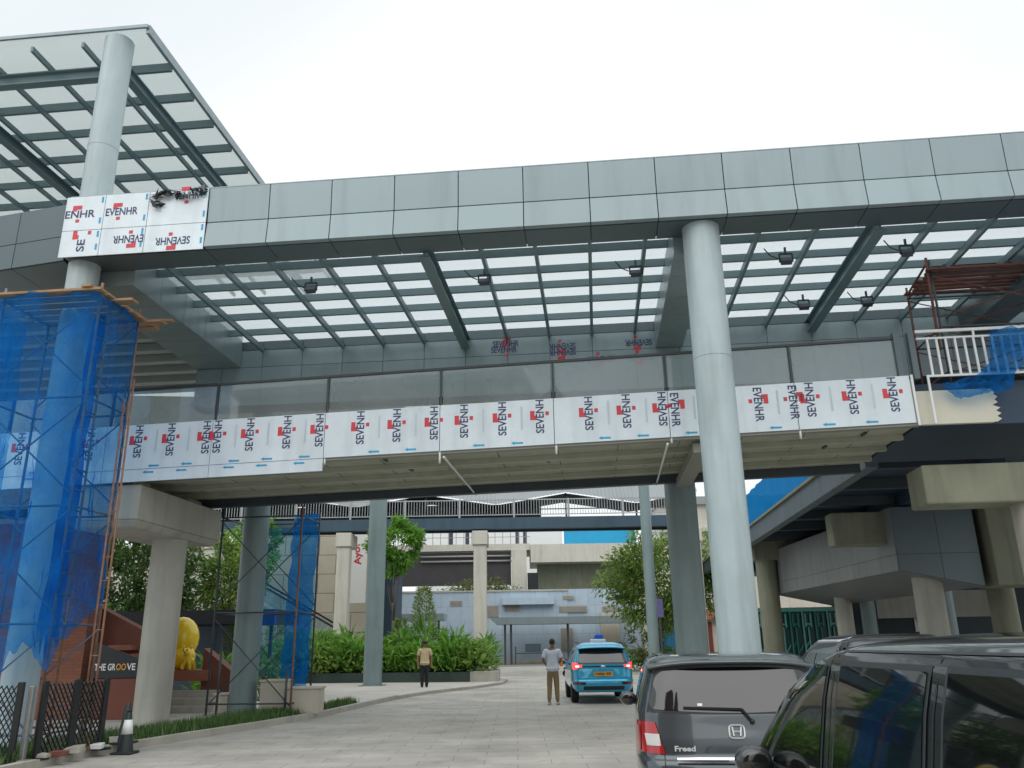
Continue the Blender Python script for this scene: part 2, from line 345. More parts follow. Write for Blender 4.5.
# ================================================================== FRONT CANOPY (walkway frame u, v)
can = thing('walkway_canopy', 'long silver panelled canopy with translucent gridded roof over the footbridge', 'canopy', (2,16.5,8.6), 'D')
core = MB(); core.box(-10.06,13.60,8.96,13.5,14.24,10.12); core.build('fascia_core', SEAM, can)
seams = [-7.18+1.229*k for k in range(18)]
up, lo, so = MB(), MB(), MB(); G = .007
for a, b in zip(seams, seams[1:]):
    up.hexa([(a+G,13.515,9.46),(b-G,13.515,9.46),(b-G,13.60,9.46),(a+G,13.60,9.46),(a+G,13.49,10.19),(b-G,13.49,10.19),(b-G,13.60,10.19),(a+G,13.60,10.19)])
    lo.hexa([(a+G,13.47,8.925),(b-G,13.47,8.925),(b-G,13.60,8.925),(a+G,13.60,8.925),(a+G,13.515,9.445),(b-G,13.515,9.445),(b-G,13.60,9.445),(a+G,13.60,9.445)])
sg = [-10.06] + seams
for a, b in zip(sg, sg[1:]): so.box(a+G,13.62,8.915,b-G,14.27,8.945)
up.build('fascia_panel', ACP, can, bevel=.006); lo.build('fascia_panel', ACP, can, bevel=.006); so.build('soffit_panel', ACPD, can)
top = MB(); top.box(-10.06,13.49,10.195,13.5,14.3,10.215); top.build('coping', ACP, can)
# film covered sheets on the unfinished end
FB = [-10.12,-9.30,-8.39,-7.18]
LM = [NAVY, RED, CYAN, GHOST]
def sheet(parent, a, b, z0, z1, v, th=.02):
    m_ = MB(); m_.box(a+G, v, z0, b-G, v+th, z1); return m_.build('film_sheet', FILM, parent)
VF = 13.475
for r, (z0, z1) in enumerate(((9.45,10.19),(8.88,9.437))):
    for k in range(3):
        s_ = sheet(can, FB[k], FB[k+1], z0, z1, VF); t = MB(); a, b = FB[k], FB[k+1]; v = VF-.004
        if r == 0 and k == 0: film_logo(t, (a+.02,v,9.72), (1,0,0), (0,0,1), .62, 'ENHR', 4)
        if r == 0 and k == 1: film_logo(t, (a+.04,v,9.72), (1,0,0), (0,0,1), .66, 'EVENHR', 6)
        if r == 0 and k == 2: film_logo(t, (a+.50,v,9.98), (1,0,0), (0,0,1), .52, 'VENHR', 5)
        if r == 1 and k == 0: film_logo(t, (b-.30,v,8.98), (0,0,1), (-1,0,0), .26, 'SE', 2)
        if r == 1 and k == 1: film_logo(t, (b-.02,v,9.27), (-1,0,0), (0,0,-1), .62, 'EVENHR', 6)
        if r == 1 and k == 2: film_logo(t, (b-.28,v,9.17), (-1,0,0), (0,0,-1), .70)
        t.build('printed_lettering', LM, s_)
        for (x, z) in ((b-.06, z0+.12), (b-.06, z1-.16)):
            t = MB(); t.add([(x-.02,v,z),(x+.02,v,z),(x+.02,v,z+.13),(x-.02,v,z+.13)], [(0,1,2,3)], 2); t.build('printed_arrow', LM, s_)
# torn black plastic still hanging on the last film sheet
rng = random.Random(7); mb = MB()
for i in range(46):
    s = rng.random(); u = -8.3 + s*1.05; z = 10.17 - rng.random()*(.16 + .42*max(0, .45-s)*1.6) ; a = rng.random()*PI; l = rng.uniform(.06,.2)
    c = Vector((u, 13.43-rng.random()*.05, z)); d = Vector((math.cos(a)*l, rng.uniform(-.04,.04), math.sin(a)*l*.6)); e = Vector((rng.uniform(-.05,.05), rng.uniform(-.05,.02), rng.uniform(-.07,.07)))
    mb.add([c-d, c+e, c+d, c-e*.8], [(0,1,2),(0,2,3)], 0 if rng.random() < .8 else 1)
tag(mb.build('torn_plastic', [BLACKM, ACP], frame='D'), 'crumpled torn black plastic hanging on the film-covered fascia sheets', 'plastic')
# roof grid
ras = [.17+1.075*k for k in range(-9, 13)]
for k, u in zip(range(-9,13), ras):
    if k in (-3, 5): continue
    m_ = MB(); m_.box(u-.035,14.27,9.0,u+.035,19.5,9.14); m_.build('rafter', BEAM, can)
for u in (ras[6], ras[14]):
    m_ = MB(); m_.box(u-.11,14.27,8.82,u+.11,19.5,8.85); m_.box(u-.02,14.27,8.85,u+.02,19.5,9.1); m_.box(u-.11,14.27,9.1,u+.11,19.5,9.13); m_.build('main_rafter', BEAM, can)
for v in (15.06,15.92,16.72,17.61,18.62):
    m_ = MB(); m_.box(-9.0,v,9.142,13.5,v+.07,9.30); m_.build('purlin', BEAM, can)
m_ = MB(); m_.box(-9.0,14.0,9.31,13.5,19.7,9.33); m_.build('translucent_roof', POLY, can)
# clad cross beams
def clad(u0, u1, z0, z1, v0, v1, m, nj=5):
    c = MB(); c.box(u0+.02,v0,z0+.02,u1-.02,v1,z1-.02); co = c.build('cross_beam', SEAM, can); c = MB(); L = (v1-v0)/nj
    for i in range(nj):
        a, b = v0+i*L+.005, v0+(i+1)*L-.005
        c.box(u0,a,z0+.022,u0+.018,b,z1); c.box(u1-.018,a,z0+.022,u1,b,z1); c.box(u0,a,z0,u1,b,z0+.018)
    c.box(u0,v0-.01,z0,u1,v0+.015,z1-.1)
    c.build('cladding_panel', m, co)
clad(1.74,2.40,8.59,9.30,14.28,19.49,ACP); clad(-10.2,-9.0,8.60,9.55,14.30,19.49,ACP,5); clad(9.03,9.85,8.59,9.30,14.28,19.49,ACPD,5)
# rear beam
c = MB(); c.box(-10.2,19.54,7.55,13.5,20.2,9.3); c.build('rear_beam', SEAM, can)
c = MB(); c2 = MB()
for a, b in zip([-10.2]+ras, ras):
    c.box(a+.006,19.515,8.60,b-.006,19.535,9.06); c.box(a+.006,19.515,7.56,b-.006,19.535,8.588); 
for a, b in zip(ras, ras[1:]): c2.box(a+.006,19.50,9.065,b-.006,19.60,9.3)
c.build('rear_panel', ACP, can); c2.build('rear_edge_trim', ACPD, can)
v = 19.508
for u, z, d in ((-2.35,8.82,1),(-2.4,8.66,1),(-.95,8.84,-1),(-.95,8.68,-1),(.95,8.84,-1),(.0,8.45,-1),(.98,8.45,-1)):
    t = MB(); film_logo(t, (u+(.7 if d < 0 else 0),v,z), (d,0,0), (0,0,d), .66); t.build('printed_lettering', LM, can)
# floodlights under the roof
def floodlight(u, v):
    o = thing('floodlight', 'small dark floodlight clamped under the translucent gridded roof', 'floodlight', (u,v,8.8), 'D', 'floodlights under the canopy roof')
    m_ = MB(); m_.hexa([(u-.11,v-.06,8.82),(u+.11,v-.06,8.82),(u+.11,v+.02,8.76),(u-.11,v+.02,8.76),(u-.11,v-.02,8.92),(u+.11,v-.02,8.92),(u+.11,v+.06,8.88),(u-.11,v+.06,8.88)]); m_.build('lamp_head', DARKST, o, bevel=.01)
    m_ = MB(); m_.bar((u-.125,v,8.82),(u-.125,v,9.0),.03); m_.bar((u+.125,v,8.82),(u+.125,v,9.0),.03); m_.bar((u-.125,v,9.0),(u+.125,v,9.0),.03); m_.bar((u,v,9.0),(u,v,9.14),.04); m_.build('bracket', DARKST, o)
    m_ = MB(); m_.path([(u-.15,v,8.9),(u-.3,v,8.98),(u-.42,v-.05,9.12)], .012, 6); m_.build('cable', RUBBER, o)
for u, v in ((-5.76,15.51),(-2.05,15.6),(1.1,15.6),(4.08,15.42),(6.39,15.36),(6.4,17.9),(5.0,17.9)): floodlight(u, v)

WPUR = mat('wing_purlin_lit', (.36,.40,.39), .5, 0, .1, 2)  # paler than the roof steel; light on these purlins is in the colour
# left wing of the canopy, shade put into dark panels: fascia turned away, soffit, opaque roof; lit purlins coloured pale
wing = thing('canopy_wing', 'canopy wing panelled in shade-darkened grey behind the netted scaffold', 'canopy', (-13,15,8.9), 'D')
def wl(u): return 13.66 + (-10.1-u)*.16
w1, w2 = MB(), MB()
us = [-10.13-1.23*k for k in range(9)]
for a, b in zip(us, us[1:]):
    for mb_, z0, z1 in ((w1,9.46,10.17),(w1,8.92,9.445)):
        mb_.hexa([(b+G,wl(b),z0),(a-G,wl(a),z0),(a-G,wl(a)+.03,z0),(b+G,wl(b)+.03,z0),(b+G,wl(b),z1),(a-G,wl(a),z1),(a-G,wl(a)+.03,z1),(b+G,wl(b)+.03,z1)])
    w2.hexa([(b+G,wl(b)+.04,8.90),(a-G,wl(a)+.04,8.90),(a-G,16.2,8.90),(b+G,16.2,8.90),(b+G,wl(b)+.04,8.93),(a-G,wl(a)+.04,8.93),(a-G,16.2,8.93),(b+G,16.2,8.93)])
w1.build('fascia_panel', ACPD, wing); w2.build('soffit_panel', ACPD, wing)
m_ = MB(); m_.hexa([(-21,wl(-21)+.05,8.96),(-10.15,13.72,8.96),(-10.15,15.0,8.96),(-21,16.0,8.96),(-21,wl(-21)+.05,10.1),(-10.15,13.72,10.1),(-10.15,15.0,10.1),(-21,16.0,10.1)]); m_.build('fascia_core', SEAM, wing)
m_ = MB(); m_.box(-21,16.1,9.42,-10.25,23,9.5); m_.build('roof_sheet', ACPD, wing)  # opaque dark sheet in place of roof glass shaded from above
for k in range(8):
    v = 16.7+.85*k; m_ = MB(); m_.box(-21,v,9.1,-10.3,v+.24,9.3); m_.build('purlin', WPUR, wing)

# ================================================================== UPPER CANOPY
uc = thing('upper_canopy', 'high pale translucent canopy on steel grid above the long fascia', 'canopy', (-10,14.4,14.0), 'D')
ZU = 14.42
m_ = MB(); m_.box(-24,13.72,ZU,-9.14,27,ZU+.025); m_.build('translucent_roof', POLYU, uc)
m_ = MB(); m_.box(-24,13.66,ZU-.03,-9.08,13.71,ZU+.05); m_.box(-9.135,13.72,ZU-.14,-9.06,27,ZU+.07); m_.build('edge_frame', ACP, uc)
for k in range(12):
    v = 14.83+1.07*k; m_ = MB(); m_.box(-24,v,ZU-.22,-9.14,v+.07,ZU-.01); m_.build('purlin', BEAM, uc)
for k in range(12):
    u = -10.55-1.17*k; m_ = MB(); m_.box(u-.03,13.72,ZU-.36,u+.03,26.9,ZU-.23); m_.build('rafter', BEAM, uc)
def ibeam(m_, p0, p1, w, h):
    p0, p1 = Vector(p0), Vector(p1); z = Vector((0,0,1))
    m_.bar(p0+z*h, p1+z*h, w, .03); m_.bar(p0, p1, w, .03); m_.bar(p0+z*h*.5, p1+z*h*.5, .03, h-.03)
for u in (-9.95,-14.3,-18.6):
    m_ = MB(); ibeam(m_, (u,14.1,ZU-.62), (u,26.9,ZU-.62), .2, .24); m_.build('main_beam', BEAM, uc)
for v in (14.42, 24.4):
    m_ = MB(); ibeam(m_, (-24,v,ZU-.66), (-10.2,v,ZU-.66), .2, .26); m_.build('cross_beam', BEAM, uc)

# ================================================================== STEEL COLUMNS
def column(label, x, y, r, z0, z1, m, frame='D', rings=(), n=40):
    o = thing('steel_column', label, 'column', (x,y,z0), frame)
    c = MB(); c.tube((x,y,z0),(x,y,z1),r,None,n); c.build('shaft', m, o, sharp=40)
    for z in rings:
        c = MB(); c.tube((x,y,z-.012),(x,y,z+.012),r+.006,None,n); c.build('weld_ring', m, o, sharp=40)
    c = MB(); c.box(x-r-.12,y-r-.12,z0,x+r+.12,y+r+.12,z0+.025)
    for a in range(4): 
        q = PI/4+a*PI/2; c.tube((x+(r+.09)*math.cos(q),y+(r+.09)*math.sin(q),z0+.025),(x+(r+.09)*math.cos(q),y+(r+.09)*math.sin(q),z0+.07),.02,None,8)
    c.build('base_plate', m, o)
    return o
column('tall pale steel column standing in front of the film-covered sheets, behind the grey car', 2.22,13.97,.335,.004,8.915,COLM,rings=(6.35,))
column('tall pale steel column inside the blue netted scaffold, rising to the high canopy', -9.87,13.97,.295,.1,ZU-.1,COLM,rings=(11.6,6.0))
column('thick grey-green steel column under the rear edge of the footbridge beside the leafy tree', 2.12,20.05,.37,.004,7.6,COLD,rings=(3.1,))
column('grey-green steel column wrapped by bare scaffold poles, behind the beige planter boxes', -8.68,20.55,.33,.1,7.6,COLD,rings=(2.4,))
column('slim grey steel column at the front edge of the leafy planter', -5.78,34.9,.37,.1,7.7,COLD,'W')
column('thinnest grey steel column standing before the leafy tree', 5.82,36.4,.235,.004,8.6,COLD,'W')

# ================================================================== FOOTBRIDGE
br = thing('footbridge', 'elevated footbridge faced with white film-covered sheets and glass railing', 'footbridge', (-2,17.6,5), 'D')
zt = lambda u: 6.28+.022*u
def slab(m_, u0, u1, v0, v1, d0, d1, mi=0):
    m_.hexa([(u0,v0,zt(u0)+d0),(u1,v0,zt(u1)+d0),(u1,v1,zt(u1)+d0),(u0,v1,zt(u0)+d0),(u0,v0,zt(u0)+d1),(u1,v0,zt(u1)+d1),(u1,v1,zt(u1)+d1),(u0,v1,zt(u0)+d1)], mi)
m_ = MB(); slab(m_, -16,6.25,15.76,19.55,-.92,-.06); m_.build('deck_slab', UNDER, br)
for v in (16.75,17.75,18.75):
    m_ = MB(); slab(m_, -16,6.25,v-.06,v+.06,-1.03,-.922); m_.build('rib', UNDER, br)
m_ = MB(); slab(m_, -16,6.25,15.74,15.9,-.985,-.922); m_.build('edge_channel', UNDER2, br)
m_ = MB(); slab(m_, -16,6.25,19.56,19.75,-1.12,-.05); m_.build('rear_girder', DARKST, br)
m_ = MB()
for k in range(18): u = -15.3+1.22*k; slab(m_, u-.006,u+.006,15.91,19.5,-.926,-.9215)
m_.build('underside_joint', SEAM, br)
m_ = MB(); slab(m_, 2.0,2.34,15.92,19.95,-1.22,-1.035); m_.build('crossbeam', UNDER2, br)
for (u, v) in ((-4.2,16.2),(-3.9,17.3),(-6.6,16.3),(5.4,16.4),(4.9,17.4),(-.9,17.2),(1.2,18.1)):
    m_ = MB(); slab(m_, u-.03,u+.03,v-.12,v+.12,-.96,-.922); m_.build('junction_box', DARKST, br)
DB = [-14.64,-12.3,-10.02,-7.73,-5.35,-2.98,-.69,1.56,4.0,6.17]
LOGO = {0:[(.5,1,6),(1.3,1,6),(2.0,1,6)],1:[(.4,1,6),(1.2,1,6),(1.95,1,6)],2:[(.72,1,6),(1.42,1,6),(2.18,1,6)],3:[(.13,1,6),(.82,1,6),(1.6,1,6),(2.28,1,6)],
        4:[(.75,1,6),(1.5,1,6),(2.26,1,6)],5:[(.5,1,6),(1.27,1,6),(2.02,1,6)],6:[(.7,1,6),(1.44,1,6),(2.14,1,6)],7:[(.12,-1,6),(1.72,-1,6),(2.36,-2,5)],8:[(.28,1,6),(1.07,1,6),(1.83,1,6)]}
for k, (a, b) in enumerate(zip(DB, DB[1:])):
    d = -1.2 if k < 4 else -.935; v0 = 15.70
    m_ = MB(); m_.hexa([(a+G,v0,zt(a)+d),(b-G,v0,zt(b)+d),(b-G,v0+.03,zt(b)+d),(a+G,v0+.03,zt(a)+d),(a+G,v0,zt(a)),(b-G,v0,zt(b)),(b-G,v0+.03,zt(b)),(a+G,v0+.03,zt(a))])
    fs = m_.build('film_sheet', FILM, br); v = v0-.004
    for (o_, dr, nch) in LOGO[k]:
        uc_ = a+o_; z = zt(uc_); t = MB()
        if dr == 1: film_logo(t, (uc_+.075,v,z-.70), (0,0,1), (-1,0,0), .80, 'SEVENH')
        elif dr == -1: film_logo(t, (uc_-.075,v,z-.05), (0,0,-1), (1,0,0), .80, 'EVENHR')
        else: film_logo(t, (uc_-.05,v,z-.05), (0,0,-1), (1,0,0), .80, 'EVENHR')
        if b-a > .5 and uc_+.42 < b: t.add([(uc_+.36,v,z-.6),(uc_+.40,v,z-.6),(uc_+.40,v,z-.12),(uc_+.36,v,z-.12)], [(0,1,2,3)], 3)
        for zz in ([d+.07] if k > 3 else [d+.19, d+.32]):
            x = uc_+.30+(.1 if zz > d+.2 else 0)
            if x+.12 < b and x-.15 > a: t.add([(x-.14,v,z+zz),(x-.07,v,z+zz-.035),(x-.07,v,z+zz-.018),(x+.1,v,z+zz-.018),(x+.1,v,z+zz+.018),(x-.07,v,z+zz+.018),(x-.07,v,z+zz+.035)], [(0,1,2,3,4,5,6)], 2)
        t.build('printed_lettering', LM, fs)
    if k < 4: t = MB(); t.add([(a+.01,v,zt(a)+d+.25),(b-.01,v,zt(b)+d+.25),(b-.01,v,zt(b)+d+.258),(a+.01,v,zt(a)+d+.258)], [(0,1,2,3)], 0); t.build('fold_line', LM, fs)
    m_ = MB(); m_.hexa([(a+.04,15.80,zt(a)-.04),(b-.04,15.80,zt(b)-.04),(b-.04,15.812,zt(b)-.04),(a+.04,15.812,zt(a)-.04),(a+.04,15.80,zt(a)+.77),(b-.04,15.80,zt(b)+.77),(b-.04,15.812,zt(b)+.77),(a+.04,15.812,zt(a)+.77)]); m_.build('glass_pane', GLASSR, br)
    m_ = MB(); m_.box(a-.02,15.77,zt(a)-.06,a+.02,15.83,zt(a)+.78); m_.build('railing_post', RAILD, br)
m_ = MB(); slab(m_, -14.6,6.0,15.765,15.835,.785,.83); m_.build('top_rail', RAILD, br)
m_ = MB(); slab(m_, -14.6,6.0,19.45,19.5,.76,.80); m_.build('rear_rail', RAILD, br)
for u in (6.06,6.34):
    m_ = MB(); m_.box(u-.055,15.74,zt(u)-.06,u+.055,15.88,7.32); m_.build('end_post', ACPD, br)
m_ = MB(); m_.box(6.27,15.80,5.46,7.62,15.9,6.12); m_.build('end_panel', CREAM, br)
m_ = MB(); m_.box(6.27,15.95,5.46,14.5,19.3,6.3); m_.build('deck_end', NAVYST, br)
# ragged edge of the half-stripped panel
rng = random.Random(5); m_ = MB(); pts = []
for i in range(13): pts.append((7.62 + (.10 if i % 2 else .02) + rng.uniform(0,.06), 15.82, 5.47+.65*i/12))
for p, q in zip(pts, pts[1:]): m_.prism([(7.60,15.82,p[2]),p,q,(7.60,15.82,q[2])], (0,.02,0))
m_.build('torn_edge', CREAM, br)
for u, z0, z1 in ((6.20,5.42,6.42),(6.50,5.44,6.40)):
    m_ = MB(); m_.box(u-.02,15.66,z0,u+.02,15.69,z1); m_.build('white_strip', WHITEP, br)
m_ = MB(); m_.box(6.5,15.7,6.37,10.5,15.74,6.41); m_.box(6.42,15.7,7.28,10.5,15.745,7.335); m_.box(6.42,15.7,7.14,10.5,15.74,7.175); m_.build('baluster_rail', WHITEP, br)
for k in range(23):
    u = 6.62+.172*k; m_ = MB(); m_.box(u-.02,15.705,6.41,u+.02,15.735,7.14); m_.build('baluster', WHITEP, br)
for u in (7.5,9.2):
    m_ = MB(); m_.box(u-.02,15.71,7.175,u+.02,15.735,7.28); m_.build('rail_stub', WHITEP, br)
# drain stubs below the deck edge
for u, l in ((-2.98,.28),(-.66,.22),(1.58,.12),(4.02,.2),(-5.33,.14)):
    m_ = MB(); m_.tube((u,15.75,zt(u)-.93),(u,15.75,zt(u)-.95-l*.8),.022,None,8); m_.build('drain_stub', WHITEP, br)
for u in (-2.9,1.5):
    m_ = MB(); m_.tube((u,15.75,zt(u)-1.05),(u+.05,19.9,zt(u)-1.09),.022,None,8); m_.build('drain_pipe', WHITEP, br)
mat_net2 = sheetmat('blue_netting_bundled', (.012,.19,.56), .5, .45, tint=(.4,.7,1.0), var=.3, scale=4, weave=.2)
# blue net draped over the baluster railing
def crv(tab, x):
    for (a, b), (c, d) in zip(tab, tab[1:]):
        if x <= c: return b+(d-b)*(x-a)/(c-a)
    return tab[-1][1]
TOPC = [(6.7,6.20),(7.3,6.28),(7.6,6.55),(7.78,7.22),(8.2,7.26),(10,7.26)]; BOTC = [(6.7,6.10),(7,5.88),(7.5,5.97),(7.9,6.02),(8.1,6.40),(8.5,6.66),(10,6.8)]
m_ = MB()
def fn(a, b):
    u = 6.7+3.3*a; z = crv(BOTC,u)*(1-b)+crv(TOPC,u)*b; return (u, 15.60-.05*math.sin(u*9+z*5)-.12*abs(mnoise.noise((u*5,z*5,0)))-.06*mnoise.noise((u*14,z*12,3)), z+.04*mnoise.noise((u*8,b*3,7)))
m_.grid(fn, 110, 30)
tag(m_.build('safety_net', mat_net2, frame='D'), 'small blue safety net draped over the white baluster railing', 'safety net')
# ================================================================== LEFT PIER
p = thing('concrete_pier', 'pale concrete T-shaped pier under the film-covered footbridge end, behind the traffic cone', 'pier', (-9.75,18.0,.1), 'D')
c = MB(); u0,u1,v0,v1 = -10.7,-9.18,15.78,19.6
c.hexa([(u0+.1,v0+.1,3.98),(u1-.1,v0+.1,3.98),(u1-.1,v1-.1,3.98),(u0+.1,v1-.1,3.98),(u0,v0,4.12),(u1,v0,4.12),(u1,v1,4.12),(u0,v1,4.12)]); c.box(u0,v0,4.121,u1,v1,4.84)
c.build('pier_cap', CONC, p, bevel=.03)
c = MB(); c.tube((-9.66,18.1,.1),(-9.66,18.1,3.985),.375,None,40); c.build('pier_shaft', CONC, p, sharp=40)
for v_ in (16.2, 18.6): c = MB(); c.box(-10.2,v_,4.842,-9.6,v_+.7,5.05); c.build('bearing_block', CONC, p)
# ================================================================== RIGHT SIDE: ramp, piers, clad box
rp = thing('ramp_bridge', 'dark steel ramp bridge on concrete piers running away beyond the footbridge', 'bridge', (8.5,28,5.4), 'D')
m_ = MB(); m_.box(6.45,19.8,5.45,6.75,60,6.05); m_.build('edge_girder', mat('girder_grey', (.11,.145,.17), .5, .1, .2, .8, stain=.3), rp)
m_ = MB(); m_.box(9.3,19.8,5.45,9.6,60,6.05); m_.build('edge_girder', NAVYST, rp)
m_ = MB(); m_.box(6.76,19.8,5.85,14,60,6.2); m_.build('deck_slab', NAVYST, rp)
for k in range(14):
    v = 20.5+2.9*k; m_ = MB(); m_.box(6.76,v,5.55,9.29,v+.16,5.84); m_.build('cross_girder', DARKST, rp)
m_ = MB(); m_.box(6.36,19.8,6.06,6.5,60,6.14); m_.build('kerb_beam', CONCD, rp)
m_ = MB()
m_.grid(lambda a, b: (6.4-.03*math.sin(a*80)-.05*mnoise.noise((a*30,b*2,1)), 20+17*a, 6.14+1.25*b), 120, 6)
tag(m_.build('blue_tarpaulin', NETP, frame='D'), 'long blue tarpaulin hung along the parapet of the ramp bridge', 'tarpaulin')
def pier(label, u, v, w, d, z0, z1, cu, r, m, zc=0., cm=None, round_=True):
    p = thing('concrete_pier', label, 'pier', (cu,v+d/2,0), 'D')
    c = MB(); c.box(u,v,z0,u+w,v+d,z1); c.build('pier_cap', m, p, bevel=.04)
    c = MB(); c.tube((cu,v+d/2,.004),(cu,v+d/2,z0+.01),r,None,36); c.build('pier_shaft', cm or m, p, sharp=40)
pier('dark greenish concrete pier with wide cap behind the black van', 6.42,16.5,5.2,.85,4.05,4.82,8.65,.48,CONCD,cm=CONC)
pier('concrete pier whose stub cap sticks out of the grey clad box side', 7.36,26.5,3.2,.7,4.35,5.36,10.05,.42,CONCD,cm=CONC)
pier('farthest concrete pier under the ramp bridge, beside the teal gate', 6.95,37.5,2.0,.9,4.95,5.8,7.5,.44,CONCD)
# clad box hung under the ramp
bx = thing('clad_box', 'grey panel-clad box hanging under the ramp bridge', 'clad box', (9.5,31,3), 'D')
A_, B_, C_, D_ = (9.0,26.0), (7.9,38.6), (11.35,26.0), (10.3,38.6)
def lerp2(p, q, t): return (p[0]+(q[0]-p[0])*t, p[1]+(q[1]-p[1])*t)
c = MB(); c.hexa([(*A_,3.52),(*C_,3.02),(*D_,3.02),(*B_,3.52),(*A_,5.4),(*C_,5.4),(*D_,5.4),(*B_,5.4)]); c.build('box_core', SEAM, bx)
c = MB(); n = 11
for i in range(n):
    p, q = lerp2(A_,B_,i/n), lerp2(A_,B_,(i+1)/n)
    for z0, z1 in ((3.52,3.99),(4.0,5.4)): c.hexa([(p[0]-.02,p[1]+.006,z0),(p[0]-.002,p[1]+.006,z0),(q[0]-.002,q[1]-.006,z0),(q[0]-.02,q[1]-.006,z0),(p[0]-.02,p[1]+.006,z1),(p[0]-.002,p[1]+.006,z1),(q[0]-.002,q[1]-.006,z1),(q[0]-.02,q[1]-.006,z1)])
c.build('side_panel', mat('clad_side', (.235,.25,.25), .42, .1, .08, .6, stain=.2, island=.06), bx)
c = MB()
for a, b in ((0,.53),(.535,1)):
    ua, ub = 9.0+2.35*a, 9.0+2.35*b; za, zb = 3.52-.5*a, 3.52-.5*b
    c.hexa([(ua,25.98,za),(ub,25.98,zb),(ub,25.998,zb),(ua,25.998,za),(ua,25.98,3.99),(ub,25.98,3.99),(ub,25.998,3.99),(ua,25.998,3.99)]); c.box(ua,25.98,4.0,ub,25.998,5.4)
c.build('front_panel', ACPD, bx)
c = MB(); c.hexa([(9.0,26.02,3.51),(11.33,26.02,3.0),(10.28,38.55,3.0),(7.92,38.55,3.51),(9.0,26.02,3.516),(11.33,26.02,3.014),(10.28,38.55,3.014),(7.92,38.55,3.516)]); c.build('underside_panel', mat('clad_under', (.2,.21,.215), .4, .1, .1, .4), bx)
# hall wall and columns below
pier2 = [('blue-grey round column under the front face of the clad box',12.2,31.5,.36,4.5,COLD),
         ('slim concrete column under the clad box next to the teal gate',9.9,35.5,.33,3.3,CONC),('grey round column under the clad box in deep shade',11.6,38.0,.30,3.4,COLD),
         ('dark greenish square-looking column between the clad box and the near pier',13.1,29.0,.40,5,CONCD),('thin pale column in the dark hall behind the near box column',11.7,31.0,.2,5,COLM)]
for l, u, v, r, h_, m in pier2:
    o = thing('support_column', l, 'column', (u,v,.004), 'D'); c = MB(); c.tube((u,v,.004),(u,v,h_),r*1.02,r,28); c.build('shaft', m, o, sharp=40)
    c = MB(); c.box(u-r-.1,v-r-.1,.004,u+r+.1,v+r+.1,.2); c.build('plinth', CONC, o)
hall = thing('parking_hall', 'dark open parking hall behind the columns under the ramp bridge', 'building', (20,45,0), 'D')
c = MB(); c.box(12.6,47,.004,40,47.4,6.2); c.build('rear_wall', DARKST, hall)
c = MB(); c.box(11.6,33,5.6,40,47,6.1); c.build('ceiling_slab', ACPD, hall)
c = MB(); c.box(13.3,41.5,2.5,18.5,42.2,3.7); c.build('ceiling_beam', CONC, hall)
c = MB(); c.box(18.7,36,2.6,24,36.7,3.8); c.build('ceiling_beam', CONC, hall)
c = MB(); c.box(16.6,46.9,1.9,18.0,46.98,3.2); c.build('painted_bright_opening', CARWHT, hall)  # white panel on the wall; brightness of an opening painted in
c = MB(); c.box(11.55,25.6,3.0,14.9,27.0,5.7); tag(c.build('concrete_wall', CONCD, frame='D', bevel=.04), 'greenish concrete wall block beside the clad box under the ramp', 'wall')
# teal gate
gt = thing('teal_gate', 'teal metal gate with geometric bar pattern behind the grey car', 'gate', (9.3,44,0), 'D')
c = MB(); c.box(7.7,44.15,0.004,12.6,44.2,3.1); c.build('backing_panel', mat('gate_dark', (.012,.06,.055), .4), gt)
c = MB(); c.box(7.6,44.0,2.95,12.7,44.14,3.15); c.box(7.6,44.0,.02,12.7,44.1,.2); c.build('gate_frame', TEALL, gt)
for k in range(8):
    u = 7.75+.61*k; c = MB(); c.box(u,44.0,.2,u+.07,44.1,2.95); c.box(u+.25,44.03,.2,u+.31,44.1,2.2)
    c.prism([(u+.12,44.03,2.2),(u+.20,44.03,2.2),(u+.20,44.03,2.85),(u+.12,44.03,2.85)], (0,.06,0)); c.prism([(u+.38,44.03,2.2),(u+.46,44.03,2.2),(u+.46,44.03,2.85),(u+.38,44.03,2.85)], (0,.06,0))
    c.box(u+.12,44.04,2.3,u+.46,44.09,2.38); c.prism([(u+.07,44.04,1.2),(u+.28,44.04,1.55),(u+.28,44.04,1.62),(u+.07,44.04,1.3)], (0,.04,0)); c.prism([(u+.28,44.04,.9),(u+.55,44.04,1.3),(u+.55,44.04,1.38),(u+.28,44.04,1.0)], (0,.04,0))
    c.build('gate_bar', TEAL if k % 2 else TEALL, gt)

